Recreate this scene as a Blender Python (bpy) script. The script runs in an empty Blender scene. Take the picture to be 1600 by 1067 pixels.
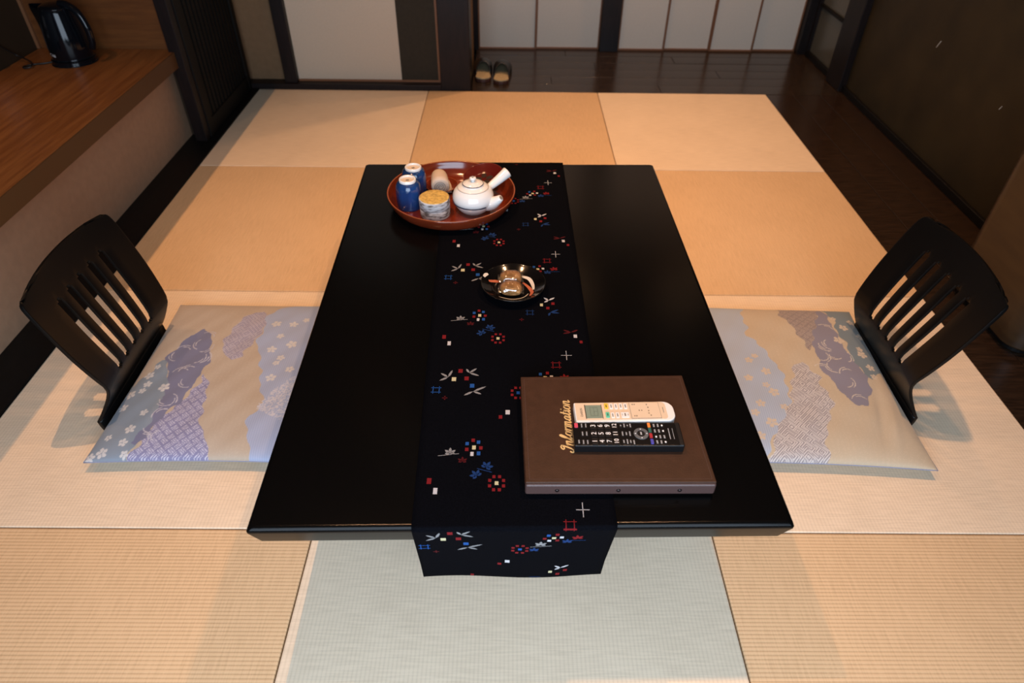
import bpy, bmesh, math, random
import numpy as np
from mathutils import Vector, Matrix

random.seed(4)
scene = bpy.context.scene
col = scene.collection

# ------------------------------------------------------------ camera
cam_d = bpy.data.cameras.new('camera')
cam = bpy.data.objects.new('camera', cam_d)
col.objects.link(cam)
RT, UP, FW = (0.999947, 0.001167, 0.010256), (-0.008539, 0.651796, 0.758346), (0.0058, 0.758393, -0.651771)
CP = (-0.0136, -0.8180, 1.2360)
cam.matrix_world = Matrix(((RT[0], UP[0], -FW[0], CP[0]), (RT[1], UP[1], -FW[1], CP[1]),
                           (RT[2], UP[2], -FW[2], CP[2]), (0, 0, 0, 1)))
cam_d.sensor_width = 36
cam_d.lens = 36 * 1042.7 / 1600
cam_d.clip_start = .02
cam_d.dof.use_dof = True
cam_d.dof.focus_distance = 1.35
cam_d.dof.aperture_fstop = 4.0
scene.camera = cam

# ------------------------------------------------------------ world, daylight, exposure
scene.view_settings.view_transform = 'Standard'
scene.view_settings.look = 'None'
scene.view_settings.gamma = 1
scene.view_settings.use_curve_mapping = False
scene.view_settings.exposure = -0.06
w = bpy.data.worlds.new('world'); scene.world = w
w.use_nodes = True
w.node_tree.nodes['Background'].inputs[0].default_value = (.55, .72, 1, 1)
w.node_tree.nodes['Background'].inputs[1].default_value = 1.0

def light(name, kind, loc, energy, color, **kw):
    d = bpy.data.lights.new(name, kind)
    d.energy = energy; d.color = color
    o = bpy.data.objects.new(name, d); col.objects.link(o); o.location = loc
    for k, v in kw.items():
        if k == 'rot': o.rotation_euler = v
        else: setattr(d, k, v)
    return o
WARM = (1.0, .545, .275)
DAY = (.70, .84, 1.0)
# daylight entering through the window behind the camera
light('window_daylight', 'AREA', (0, -1.31, 1.05), 62, DAY, shape='RECTANGLE', size=1.9, size_y=1.6, rot=(math.radians(90), 0, 0))
# ceiling downlights: (x, y, z of the ceiling they sit in, watts, cone degrees, where)
DOWN = [(-.55, .42, 2.4, 98, 88, WARM, 'middle left'), (-.55, 1.66, 2.4, 74, 78, WARM, 'back left'), (.57, .42, 2.4, 102, 88, WARM, 'middle right'),
        (.78, 1.66, 2.4, 105, 78, WARM, 'back right'), (.35, 2.92, 2.4, 62, 110, WARM, 'left part of the corridor beyond'), (1.2, 2.92, 2.4, 55, 110, WARM, 'right part of the corridor beyond'),
        (-1.62, .95, 1.85, 24, 90, WARM, 'above the counter at the side')]

# ------------------------------------------------------------ materials
def mat(name, base, rough=.5, spec=.5, metal=0, coat=0, noise=None, bump=None, wood=None, emis=None, **kw):
    """noise=(scale, amount, stretch xyz) brightness variation; wood=(dark colour, scale, axis) grain; bump=(scale, strength, dist)"""
    m = bpy.data.materials.new(name); m.use_nodes = True
    nt = m.node_tree; N = nt.nodes; L = nt.links
    b = N['Principled BSDF']
    b.inputs['Base Color'].default_value = (*base, 1)
    b.inputs['Roughness'].default_value = rough
    b.inputs['Specular IOR Level'].default_value = spec
    b.inputs['Metallic'].default_value = metal
    b.inputs['Coat Weight'].default_value = coat
    b.inputs['Coat Roughness'].default_value = .08
    tc = N.new('ShaderNodeTexCoord')
    def noise_node(scale, stretch, detail=4):
        mp = N.new('ShaderNodeMapping'); L.new(tc.outputs['Object'], mp.inputs[0]); mp.inputs['Scale'].default_value = stretch
        n = N.new('ShaderNodeTexNoise'); n.inputs['Scale'].default_value = scale; n.inputs['Detail'].default_value = detail
        L.new(mp.outputs[0], n.inputs['Vector']); return n
    if wood:
        dark, sc, st = wood
        n = noise_node(sc, st, 6)
        r = N.new('ShaderNodeValToRGB'); r.color_ramp.elements[0].position = .35; r.color_ramp.elements[1].position = .65
        r.color_ramp.elements[0].color = (*dark, 1); r.color_ramp.elements[1].color = (*base, 1)
        L.new(n.outputs[0], r.inputs[0]); L.new(r.outputs[0], b.inputs['Base Color'])
    if noise:
        sc, amt, st = noise
        n = noise_node(sc, st)
        r = N.new('ShaderNodeValToRGB'); r.color_ramp.elements[0].position = .3; r.color_ramp.elements[1].position = .7
        r.color_ramp.elements[0].color = (*[c * (1 - amt) for c in base], 1); r.color_ramp.elements[1].color = (*[min(1, c * (1 + amt)) for c in base], 1)
        L.new(n.outputs[0], r.inputs[0]); L.new(r.outputs[0], b.inputs['Base Color'])
    if bump:
        sc, stg, dist = bump
        n = noise_node(sc, (1, 1, 1), 3)
        bp = N.new('ShaderNodeBump'); bp.inputs['Strength'].default_value = stg; bp.inputs['Distance'].default_value = dist
        L.new(n.outputs[0], bp.inputs['Height']); L.new(bp.outputs[0], b.inputs['Normal'])
    if emis:
        b.inputs['Emission Color'].default_value = (*emis[0], 1); b.inputs['Emission Strength'].default_value = emis[1]
    return m

def tatami_mat(name, c1, c2, axis, ribw, bumps, pitch=.0078, rough=.55):
    """woven rush: rounded ribs repeating along `axis`, fine fibres across them, paler flecks"""
    m = bpy.data.materials.new(name); m.use_nodes = True
    nt = m.node_tree; N = nt.nodes; L = nt.links
    b = N['Principled BSDF']; b.inputs['Roughness'].default_value = rough; b.inputs['Specular IOR Level'].default_value = .35
    tc = N.new('ShaderNodeTexCoord'); sp = N.new('ShaderNodeSeparateXYZ'); L.new(tc.outputs['Object'], sp.inputs[0])
    def mth(op, a, bb=None):
        n = N.new('ShaderNodeMath'); n.operation = op
        for i, v in enumerate((a, bb)):
            if v is None: continue
            if isinstance(v, (int, float)): n.inputs[i].default_value = v
            else: L.new(v, n.inputs[i])
        return n.outputs[0]
    u = sp.outputs[axis]; v = sp.outputs[1 - axis]
    rib = mth('ABSOLUTE', mth('SINE', mth('MULTIPLY', u, math.pi / pitch)))
    rib = mth('POWER', rib, .6)
    # alternate over-under of single rushes
    ru = mth('SINE', mth('MULTIPLY', v, 2 * math.pi / .0021))
    mp = N.new('ShaderNodeMapping'); L.new(tc.outputs['Object'], mp.inputs[0])
    st = [1, 1, 1]; st[axis] = 18; st[1 - axis] = 260; mp.inputs['Scale'].default_value = st
    n = N.new('ShaderNodeTexNoise'); n.inputs['Scale'].default_value = 1; n.inputs['Detail'].default_value = 3; L.new(mp.outputs[0], n.inputs['Vector'])
    n2 = N.new('ShaderNodeTexNoise'); n2.inputs['Scale'].default_value = 5; n2.inputs['Detail'].default_value = 5; L.new(tc.outputs['Object'], n2.inputs['Vector'])
    f = mth('ADD', mth('ADD', mth('MULTIPLY', rib, ribw), .45 - ribw * .8), mth('ADD', mth('MULTIPLY', n.outputs[0], .42), mth('ADD', mth('MULTIPLY', n2.outputs[0], .2), .165)))
    r = N.new('ShaderNodeValToRGB'); r.color_ramp.elements[0].position = .45; r.color_ramp.elements[1].position = 1.05
    r.color_ramp.elements[0].color = (*c1, 1); r.color_ramp.elements[1].color = (*c2, 1)
    L.new(f, r.inputs[0]); L.new(r.outputs[0], b.inputs['Base Color'])
    h = mth('ADD', rib, mth('ADD', mth('MULTIPLY', ru, .12), mth('MULTIPLY', n.outputs[0], .3)))
    bp = N.new('ShaderNodeBump'); bp.inputs['Strength'].default_value = bumps; bp.inputs['Distance'].default_value = .0007
    L.new(h, bp.inputs['Height']); L.new(bp.outputs[0], b.inputs['Normal'])
    return m

def attr_mat(name, rough=.6):
    m = bpy.data.materials.new(name); m.use_nodes = True
    N = m.node_tree.nodes; L = m.node_tree.links; b = N['Principled BSDF']
    a = N.new('ShaderNodeVertexColor'); a.layer_name = 'weave'
    L.new(a.outputs[0], b.inputs['Base Color']); b.inputs['Roughness'].default_value = rough
    b.inputs['Specular IOR Level'].default_value = .35; b.inputs['Sheen Weight'].default_value = .25; b.inputs['Sheen Roughness'].default_value = .4
    tc = N.new('ShaderNodeTexCoord'); n = N.new('ShaderNodeTexNoise'); n.inputs['Scale'].default_value = 900
    L.new(tc.outputs['Object'], n.inputs['Vector'])
    bp = N.new('ShaderNodeBump'); bp.inputs['Strength'].default_value = .15; bp.inputs['Distance'].default_value = .001
    L.new(n.outputs[0], bp.inputs['Height']); L.new(bp.outputs[0], b.inputs['Normal'])
    return m

M = {}
M['tatA'] = tatami_mat('tatami_sheen_pale', (.45, .345, .235), (.78, .63, .46), 0, .14, .22)  # same rush as the tan mats; brighter directional sheen put into the colour
M['tatB'] = tatami_mat('tatami_sheen_tan', (.37, .24, .125), (.68, .47, .27), 1, .38, .4)  # weave turned across; its weaker sheen painted as a darker tone
M['tatside'] = mat('tatami_edge', (.30, .22, .12), .8)
M['sub'] = mat('subfloor', (.03, .022, .016), .8)
M['plank'] = mat('dark_plank', (.030, .016, .009), .22, .45, wood=((.014, .008, .005), 14, (1, 8, 1)))
M['plankx'] = mat('dark_plank_hall', (.034, .021, .013), .2, .5, wood=((.016, .010, .006), 14, (8, 1, 1)))
M['black'] = mat('black_stained_wood', (.004, .0035, .0035), .45, .18, noise=(30, .3, (1, 1, 1)))
M['dark'] = mat('dark_brown_wood', (.012, .0068, .006), .45, .22, wood=((.006, .004, .004), 12, (8, 8, 1)))
M['darkslat'] = mat('dark_slat_wood', (.0075, .0055, .004), .55, .15, wood=((.004, .0035, .003), 12, (8, 8, 1)))
M['plaster'] = mat('beige_plaster', (.34, .205, .125), .85, .2, noise=(40, .06, (1, 1, 1)), bump=(300, .2, .001))
M['brownwall'] = mat('brown_plaster', (.19, .112, .058), .85, .2, noise=(40, .06, (1, 1, 1)))
M['olive'] = mat('dark_olive_wall', (.026, .018, .007), .6, .3, noise=(6, .25, (1, 1, 1)), bump=(200, .15, .001))
M['beige_paper'] = mat('beige_door_paper', (.50, .42, .325), .75, .25, noise=(120, .03, (1, 1, 1)))
M['white_paper'] = mat('white_door_paper', (.62, .55, .46), .75, .25, noise=(120, .03, (1, 1, 1)))
M['darkband'] = mat('dark_door_band', (.030, .024, .016), .8, .2, noise=(60, .1, (1, 1, 1)))
M['redwood'] = mat('reddish_brown_trim', (.19, .08, .034), .45, .4)
M['counter'] = mat('orange_wood', (.33, .125, .035), .38, .4, wood=((.22, .075, .02), 7, (9, .7, 1)))
M['fascia'] = mat('dark_edge_band', (.085, .036, .012), .5, .3)
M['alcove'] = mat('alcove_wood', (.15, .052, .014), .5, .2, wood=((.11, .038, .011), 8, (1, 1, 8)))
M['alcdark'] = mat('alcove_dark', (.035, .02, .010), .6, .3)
M['glass'] = mat('frosted_glass', (.09, .085, .065), .25, .5)
M['ceil'] = mat('ceiling_board', (.20, .14, .085), .7, .2, wood=((.15, .105, .06), 10, (8, 1, 1)))
M['table'] = mat('black_lacquer', (.0018, .0018, .0019), .16, .14, bump=(1400, .12, .0006))
M['chair'] = mat('black_chair_lacquer', (.003, .0028, .0028), .32, .18)
M['runner'] = mat('navy_black_cloth', (.0016, .0018, .0030), .9, .03, noise=(500, .4, (1, 1, 1)))
M['fabric'] = attr_mat('brocade')
M['piping'] = mat('cushion_seam', (.22, .25, .36), .7)
M['redlac'] = mat('red_brown_lacquer', (.135, .019, .006), .16, .5, coat=.4, noise=(8, .25, (1, 1, 1)))
M['redrim'] = mat('orange_brown_lacquer_rim', (.25, .062, .018), .2, .5, coat=.3)
M['redlac2'] = mat('dark_red_lacquer', (.085, .008, .006), .14, .5, coat=.4)
M['hole'] = mat('dark_cutout', (.012, .004, .003), .4)
M['blueglaze'] = mat('blue_glaze', (.008, .034, .125), .1, .5, coat=.5, noise=(25, .35, (1, 1, .2)))
M['porc'] = mat('white_porcelain', (.72, .71, .68), .1, .5, coat=.4)
M['foot'] = mat('unglazed_foot', (.55, .47, .38), .6)
M['blueline'] = mat('blue_line', (.02, .03, .06), .3)
M['stamp'] = mat('foot_stamp', (.20, .18, .16), .7)
M['towel'] = mat('towel', (.52, .44, .36), .9, .1, bump=(500, .6, .002))
M['toweldark'] = mat('towel_fold', (.25, .22, .2), .9, .1)
M['gold'] = mat('gold_foil', (.80, .58, .27), .4, .5, metal=.35)
M['goldpaper'] = mat('gold_paper_lid', (.50, .34, .09), .55, .4, noise=(120, .35, (1, 1, 1)), bump=(160, .5, .002))
M['kettle'] = mat('kettle_plastic', (.003, .004, .006), .1, .3)
M['kettlewin'] = mat('kettle_window', (.035, .045, .055), .1, .5)
M['print'] = mat('white_print', (.85, .85, .85), .5)
M['cord'] = mat('black_cord', (.008, .006, .005), .5)
M['leather'] = mat('brown_leather', (.042, .018, .010), .45, .25, noise=(60, .12, (1, 1, 1)), bump=(350, .25, .0008))
M['leather2'] = mat('brown_leather_spine', (.062, .034, .030), .36, .45, bump=(350, .2, .0008))
M['page'] = mat('pages', (.6, .58, .52), .8)
M['rivet'] = mat('dark_rivet', (.03, .02, .02), .3, .5, metal=.8)
M['rwhite'] = mat('cream_plastic', (.68, .52, .36), .3, .4)
M['rwhite2'] = mat('white_plastic', (.75, .72, .68), .3, .4)
M['lcd'] = mat('lcd', (.20, .25, .19), .2, .5)
M['lcdline'] = mat('lcd_line', (.10, .13, .10), .4)
M['ink'] = mat('dark_ink', (.03, .025, .02), .6)
M['yel'] = mat('yellow_key', (.70, .50, .05), .4)
M['grn'] = mat('green_key', (.10, .50, .33), .4)
M['rblack'] = mat('black_remote_plastic', (.004, .004, .0045), .28, .25)
M['rkey'] = mat('dark_key', (.008, .008, .009), .4, .25)
M['rring'] = mat('grey_ring', (.10, .105, .11), .35)
M['pink'] = mat('pink_red_key', (.55, .06, .10), .35)
M['orange'] = mat('orange_key', (.75, .22, .04), .35)
M['teal'] = mat('dark_green_key', (.02, .10, .08), .35)
M['redk'] = mat('red_key', (.35, .02, .03), .35)
M['bluek'] = mat('blue_key', (.06, .06, .35), .35)
M['greyp'] = mat('grey_print', (.28, .29, .30), .5)
M['dish'] = mat('black_dish_lacquer', (.003, .0027, .0027), .12, .28)
M['strokew'] = mat('cream_stroke', (.62, .55, .45), .35)
M['strokeo'] = mat('coral_stroke', (.42, .11, .05), .35)
M['bun'] = mat('baked_bun', (.40, .20, .065), .55, .3, noise=(45, .45, (1, 1, 1)), bump=(90, .4, .003))
M['slip'] = mat('slipper_black', (.008, .008, .010), .35, .5)
M['slipin'] = mat('slipper_insole', (.40, .32, .19), .8, .2, noise=(90, .2, (1, 1, 1)))
M['slipsole'] = mat('slipper_sole', (.055, .018, .012), .5)
M['cab'] = mat('dark_brown_cabinet', (.034, .018, .007), .35, .35, wood=((.022, .011, .005), 6, (1, 1, 6)))
M['bark'] = mat('bark', (.5, .48, .45), .7)
for nm, c in (('t_red', (.15, .008, .011)), ('t_blue', (.012, .065, .24)), ('t_white', (.42, .42, .44)), ('t_yel', (.44, .41, .25)),
              ('t_grey', (.19, .19, .195)), ('t_dred', (.055, .005, .007)), ('t_dblue', (.008, .030, .11))):
    M[nm] = mat('thread_' + nm[2:], c, .85, .1)
M['lamp'] = mat('lamp_lens', (.9, .85, .75), .4, emis=((1, .75, .5), 6))
M['lamptrim'] = mat('lamp_trim', (.6, .58, .55), .4)

def film_mat():
    m = bpy.data.materials.new('clear_film'); m.use_nodes = True
    N = m.node_tree.nodes; L = m.node_tree.links
    for n in list(N): N.remove(n)
    o = N.new('ShaderNodeOutputMaterial'); mx = N.new('ShaderNodeMixShader'); t = N.new('ShaderNodeBsdfTransparent')
    g = N.new('ShaderNodeBsdfGlossy'); g.inputs['Roughness'].default_value = .12
    mx.inputs[0].default_value = .30; t.inputs[0].default_value = (.95, .95, .95, 1)
    L.new(t.outputs[0], mx.inputs[1]); L.new(g.outputs[0], mx.inputs[2]); L.new(mx.outputs[0], o.inputs[0])
    tc = N.new('ShaderNodeTexCoord'); n = N.new('ShaderNodeTexNoise'); n.inputs['Scale'].default_value = 70; L.new(tc.outputs['Object'], n.inputs['Vector'])
    bp = N.new('ShaderNodeBump'); bp.inputs['Strength'].default_value = .8; bp.inputs['Distance'].default_value = .004
    L.new(n.outputs[0], bp.inputs['Height']); L.new(bp.outputs[0], g.inputs['Normal'])
    return m
M['film'] = film_mat()

def bark_mat():
    m = M['bark']; N = m.node_tree.nodes; L = m.node_tree.links; b = N['Principled BSDF']
    tc = N.new('ShaderNodeTexCoord'); mp = N.new('ShaderNodeMapping'); L.new(tc.outputs['Object'], mp.inputs[0]); mp.inputs['Scale'].default_value = (40, 40, 190)
    n = N.new('ShaderNodeTexNoise'); n.inputs['Scale'].default_value = 1; n.inputs['Detail'].default_value = 5; L.new(mp.outputs[0], n.inputs['Vector'])
    r = N.new('ShaderNodeValToRGB'); e = r.color_ramp.elements
    e[0].position = .40; e[0].color = (.10, .085, .075, 1); e[1].position = .54; e[1].color = (.50, .48, .47, 1)
    L.new(n.outputs[0], r.inputs[0]); L.new(r.outputs[0], b.inputs['Base Color'])
    bp = N.new('ShaderNodeBump'); bp.inputs['Strength'].default_value = .5; bp.inputs['Distance'].default_value = .001
    L.new(n.outputs[0], bp.inputs['Height']); L.new(bp.outputs[0], b.inputs['Normal'])
bark_mat()

# ------------------------------------------------------------ helpers
def mesh(name, V, F, m, parent=None, smooth=False, mats=None, idx=None):
    me = bpy.data.meshes.new(name); me.from_pydata([tuple(v) for v in V], [], F); me.update()
    o = bpy.data.objects.new(name, me); col.objects.link(o)
    for k in (mats or [m]): me.materials.append(M[k] if isinstance(k, str) else k)
    if idx is not None: me.polygons.foreach_set('material_index', idx)
    if smooth:
        me.polygons.foreach_set('use_smooth', [True] * len(me.polygons))
    if parent: o.parent = parent
    return o
def tag(o, label, cat=None, group=None, kind=None):
    o['label'] = label
    if cat: o['category'] = cat
    if group: o['group'] = group
    if kind: o['kind'] = kind
    return o
def empty(name, loc, rz=0):
    o = bpy.data.objects.new(name, None); col.objects.link(o); o.location = loc; o.rotation_euler = (0, 0, rz); o.empty_display_size = .05
    return o
def boxvf(x0, x1, y0, y1, z0, z1):
    V = [(x0, y0, z0), (x1, y0, z0), (x1, y1, z0), (x0, y1, z0), (x0, y0, z1), (x1, y0, z1), (x1, y1, z1), (x0, y1, z1)]
    F = [(0, 3, 2, 1), (4, 5, 6, 7), (0, 1, 5, 4), (1, 2, 6, 5), (2, 3, 7, 6), (3, 0, 4, 7)]
    return V, F
def box(name, x0, x1, y0, y1, z0, z1, m, parent=None, bevel=0, seg=2):
    V, F = boxvf(x0, x1, y0, y1, z0, z1)
    o = mesh(name, V, F, m, parent)
    if bevel: add_bevel(o, bevel, seg)
    return o
def add_bevel(o, wd, seg=2, ang=35):
    b = o.modifiers.new('bevel', 'BEVEL'); b.width = wd; b.segments = seg; b.limit_method = 'ANGLE'; b.angle_limit = math.radians(ang)
    o.data.polygons.foreach_set('use_smooth', [True] * len(o.data.polygons))
    wn = o.modifiers.new('wn', 'WEIGHTED_NORMAL'); wn.keep_sharp = True
def structure(name, label, *a, **k):
    o = box(name, *a, **k); return tag(o, label, kind='structure')
def lathe(prof, seg=48, closed=False):
    """prof [(r,z)] bottom/outer to end; returns V,F"""
    V = []; F = []; rings = []
    for r, z in prof:
        if r < 1e-6:
            rings.append([len(V)]); V.append((0, 0, z))
        else:
            rings.append(list(range(len(V), len(V) + seg)))
            V += [(r * math.cos(2 * math.pi * i / seg), r * math.sin(2 * math.pi * i / seg), z) for i in range(seg)]
    pairs = list(zip(rings, rings[1:]))
    if closed: pairs.append((rings[-1], rings[0]))
    for A, B in pairs:
        for i in range(seg):
            j = (i + 1) % seg
            if len(A) == 1 and len(B) == 1: continue
            if len(A) == 1: F.append((A[0], B[j], B[i]))
            elif len(B) == 1: F.append((A[i], A[j], B[0]))
            else: F.append((A[i], A[j], B[j], B[i]))
    return V, F
def smoothprof(pts, n=8):
    """Catmull-Rom through 2-D or 3-D points"""
    P = [Vector(p) for p in pts]; out = []
    for i in range(len(P) - 1):
        p0 = P[max(i - 1, 0)]; p1 = P[i]; p2 = P[i + 1]; p3 = P[min(i + 2, len(P) - 1)]
        for k in range(n):
            t = k / n
            out.append(.5 * ((2 * p1) + (p2 - p0) * t + (2 * p0 - 5 * p1 + 4 * p2 - p3) * t * t + (3 * p1 - p0 - 3 * p2 + p3) * t ** 3))
    out.append(P[-1]); return [tuple(p) for p in out]
def tube(path, rad, seg=12, cap=True):
    """path list of 3-D points; rad number, or list per point"""
    P = [Vector(p) for p in path]; n = len(P); V = []; F = []
    up = Vector((0, 0, 1)); prev = None
    for i, p in enumerate(P):
        t = (P[min(i + 1, n - 1)] - P[max(i - 1, 0)]).normalized()
        if prev is None:
            a = t.cross(up);
            if a.length < 1e-3: a = t.cross(Vector((1, 0, 0)))
            a.normalize()
        else:
            a = (prev - t * prev.dot(t)).normalized()
        prev = a; b = t.cross(a)
        r = rad[i] if isinstance(rad, (list, tuple)) else rad
        for k in range(seg):
            c = 2 * math.pi * k / seg
            V.append(tuple(p + a * (r * math.cos(c)) + b * (r * math.sin(c))))
    for i in range(n - 1):
        for k in range(seg):
            j = (k + 1) % seg
            F.append((i * seg + k, i * seg + j, (i + 1) * seg + j, (i + 1) * seg + k))
    if cap:
        F.append(tuple(reversed(range(seg)))); F.append(tuple(range((n - 1) * seg, n * seg)))
    return V, F
def merge(parts):
    V = []; F = []
    for v, f in parts:
        n = len(V); V += [tuple(x) for x in v]; F += [tuple(i + n for i in q) for q in f]
    return V, F
def xf(VF, mtx):
    return [tuple(mtx @ Vector(v)) for v in VF[0]], VF[1]
def roundrect(x0, x1, y0, y1, rs, n=8):
    """rs: radius or 4 radii (x0y0, x1y0, x1y1, x0y1) -> ccw loop"""
    if not isinstance(rs, (list, tuple)): rs = [rs] * 4
    out = []
    for (cx, cy, sx, sy, a0), r in zip(((x0, y0, 1, 1, 180), (x1, y0, -1, 1, 270), (x1, y1, -1, -1, 0), (x0, y1, 1, -1, 90)), rs):
        for k in range(n + 1):
            a = math.radians(a0 + 90 * k / n)
            out.append((cx + sx * r + r * math.cos(a), cy + sy * r + r * math.sin(a)))
            if r < 1e-6: break
    return out
def prism(loop, z0, z1, inset_top=0, inset_bot=0):
    n = len(loop); c = Vector((sum(p[0] for p in loop) / n, sum(p[1] for p in loop) / n))
    V = [(p[0], p[1], z0) for p in loop] + [(p[0], p[1], z1) for p in loop]
    F = [tuple(reversed(range(n))), tuple(range(n, 2 * n))] + [(i, (i + 1) % n, n + (i + 1) % n, n + i) for i in range(n)]
    return V, F
_tx = {}
def textvf(s, size, align='CENTER'):
    key = (s, align)
    if key not in _tx:
        cu = bpy.data.curves.new('txt', 'FONT'); cu.body = s; cu.size = 1; cu.align_x = align; cu.align_y = 'CENTER'; cu.resolution_u = 3
        o = bpy.data.objects.new('txt', cu); col.objects.link(o)
        dg = bpy.context.evaluated_depsgraph_get()
        me = bpy.data.meshes.new_from_object(o.evaluated_get(dg))
        _tx[key] = ([tuple(v.co) for v in me.vertices], [tuple(p.vertices) for p in me.polygons])
        bpy.data.objects.remove(o); bpy.data.curves.remove(cu); bpy.data.meshes.remove(me)
    V, F = _tx[key]
    return [(x * size, y * size, z) for x, y, z in V], F

# ============================================================ ROOM
S = .85
floor = structure('floor', 'dark subfloor below the tatami mats and planks', -1.95, 1.76, -1.42, 3.3, -.12, -.055, m='sub')
g = .0012
def mat_piece(kind, x0, y0):
    o = box('tatami_mat', -S / 2 + g, S / 2 - g, -S / 2 + g, S / 2 - g, -.055, 0, 'tat' + kind, floor, .003, 2)
    o.location = (x0 + S / 2, y0 + S / 2, 0); return o
protos = {}
for r in range(4):
    for c in range(3):
        kind = 'A' if (r + c) % 2 == 1 else 'B'
        x0, y0 = -1.5 * S + c * S, -S + r * S
        if kind not in protos:
            protos[kind] = mat_piece(kind, x0, y0)
        else:
            o = protos[kind].copy(); col.objects.link(o); o.parent = floor; o.location = (x0 + S / 2, y0 + S / 2, 0)
            if (r * 3 + c) % 4 > 1: o.rotation_euler = (0, 0, math.pi)
def plank(x0, x1, y0, y1, m, z=-.002):
    o = box('floor_plank', -(x1 - x0) / 2 + .0008, (x1 - x0) / 2 - .0008, -(y1 - y0) / 2 + .0008, (y1 - y0) / 2 - .0008, -.05, 0, m, floor, .0015, 1)
    o.location = ((x0 + x1) / 2, (y0 + y1) / 2, z + random.uniform(-.0006, .0006)); return o
for k in range(3):                                   # strip along the right wall
    x0 = 1.275 + k * .1383
    for y0, y1 in ((-.85, .72 - .3 * k % .5), (.72 - .3 * k % .5, 2.55)): plank(x0, x0 + .1383, y0, y1, 'plank')
for k in range(6):                                   # corridor at the back
    y0 = 2.55 + k * .1133
    xm = (.75, .2, 1.1, .45, .9, .3)[k]
    plank(-.21, xm, y0, y0 + .1133, 'plankx'); plank(xm, 1.69, y0, y0 + .1133, 'plankx')
for k in range(4):                                   # veranda strip behind the camera
    plank(-1.4, 1.69, -1.35 + k * .125, -1.35 + (k + 1) * .125, 'plankx')

structure('trim_1', 'black floor board along the foot of the left counter wall', -1.405, -1.275, -.85, 2.58, -.05, .004, m='black', bevel=.002)
structure('wall_left', 'beige plaster wall under the orange wood counter', -1.46, -1.405, -1.35, 1.99, -.05, .315, m='plaster')
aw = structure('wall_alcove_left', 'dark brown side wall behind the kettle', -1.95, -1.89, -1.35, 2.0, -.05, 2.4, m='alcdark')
structure('wall_alcove_end', 'brown wooden end wall of the counter alcove', -1.89, -1.362, 1.955, 2.0, .312, 2.4, m='alcove')
structure('trim_2', 'thin vertical corner strip where the two alcove walls meet', -1.89, -1.878, 1.943, 1.955, .373, 2.4, m='redwood')
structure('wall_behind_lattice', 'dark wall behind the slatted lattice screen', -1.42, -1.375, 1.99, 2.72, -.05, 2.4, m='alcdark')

# back wall: sill, plaster panel, posts, sliding door
structure('trim_3', 'dark wooden sill along the back edge of the mats', -1.36, -.36, 2.552, 2.70, -.05, .026, m='dark', bevel=.003)
structure('wall_back', 'brown plaster strip between lattice screen and sliding door', -1.38, -1.13, 2.62, 2.70, .02, 2.4, m='brownwall')
structure('trim_4', 'slim dark door post left of the pale sliding door', -1.142, -1.080, 2.565, 2.68, .026, 2.4, m='dark', bevel=.003)
structure('trim_5', 'broad dark pillar right of the sliding door', -.362, -.212, 2.556, 2.74, -.05, 2.4, m='dark', bevel=.004)
structure('trim_6', 'dark lintel above the sliding door', -1.09, -.36, 2.565, 2.70, 1.82, 1.92, m='dark')
structure('wall_back_upper', 'plaster above the door lintel', -1.14, -.36, 2.60, 2.66, 1.92, 2.4, m='brownwall')
def rootd(name, loc, label):
    o = empty(name, loc); tag(o, label, kind='structure'); return o
d = rootd('door_1', (-.72, 2.60, .026), 'pale sliding door with a dark vertical band at its right side')
box('panel', -.36, .355, .0, .03, .008, 1.79, 'beige_paper', d)
box('dark_band', .160, .345, -.002, .0, .010, 1.78, 'darkband', d)
box('edge_strip', .345, .356, -.006, .032, 0, 1.79, 'redwood', d)
box('edge_strip', -.368, -.36, -.006, .032, 0, 1.79, 'dark', d)
box('bottom_rail', -.36, .345, -.004, .03, 0, .010, 'redwood', d)
# corridor
structure('wall_corridor_left', 'grey side wall of the corridor behind the pillar', -.30, -.226, 2.74, 3.3, -.05, 2.4, m='brownwall')
structure('wall_corridor_back', 'dark wall behind the corridor closet doors', -.3, 1.75, 3.27, 3.32, -.05, 2.4, m='dark')
structure('trim_7', 'dark jamb left of the corridor closet doors', -.226, -.200, 3.20, 3.27, -.002, 2.4, m='dark')
structure('trim_8', 'dark pillar between the two bays of white closet doors', .497, .602, 3.19, 3.27, -.002, 2.4, m='dark', bevel=.003)
structure('trim_9', 'dark corner post at the right end of the closet doors', 1.635, 1.70, 3.18, 3.27, -.002, 2.4, m='dark', bevel=.003)
structure('trim_10', 'dark lintel above the closet doors', -.2, 1.635, 3.2, 3.27, 1.84, 1.94, m='dark')
structure('wall_corridor_upper', 'plaster above the closet doors', -.2, 1.69, 3.22, 3.27, 1.94, 2.4, m='brownwall')
DX = [(-.198, .130, 'white closet door farthest left, nearest the slippers'), (.130, .495, 'white closet door left of the dark corridor pillar'),
      (.604, .870, 'white closet door right of the dark corridor pillar'), (.870, 1.134, 'second white closet door right of the corridor pillar'),
      (1.134, 1.383, 'third white closet door right of the corridor pillar'), (1.383, 1.633, 'white closet door farthest right, by the corner post')]
for i, (x0, x1, lb) in enumerate(DX):
    y = 3.222 + .012 * (i % 2)
    d = rootd('door_%d' % (i + 2), ((x0 + x1) / 2, y, 0), lb); h = (x1 - x0) / 2
    box('panel', -h + .004, h - .004, 0, .02, .010, 1.83, 'white_paper', d)
    box('edge_strip', -h, -h + .008, -.006, .024, 0, 1.84, 'redwood', d)
    box('edge_strip', h - .007, h, -.006, .024, 0, 1.84, 'redwood', d)
    box('bottom_rail', -h + .007, h - .005, -.006, .024, 0, .010, 'redwood', d)
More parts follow.
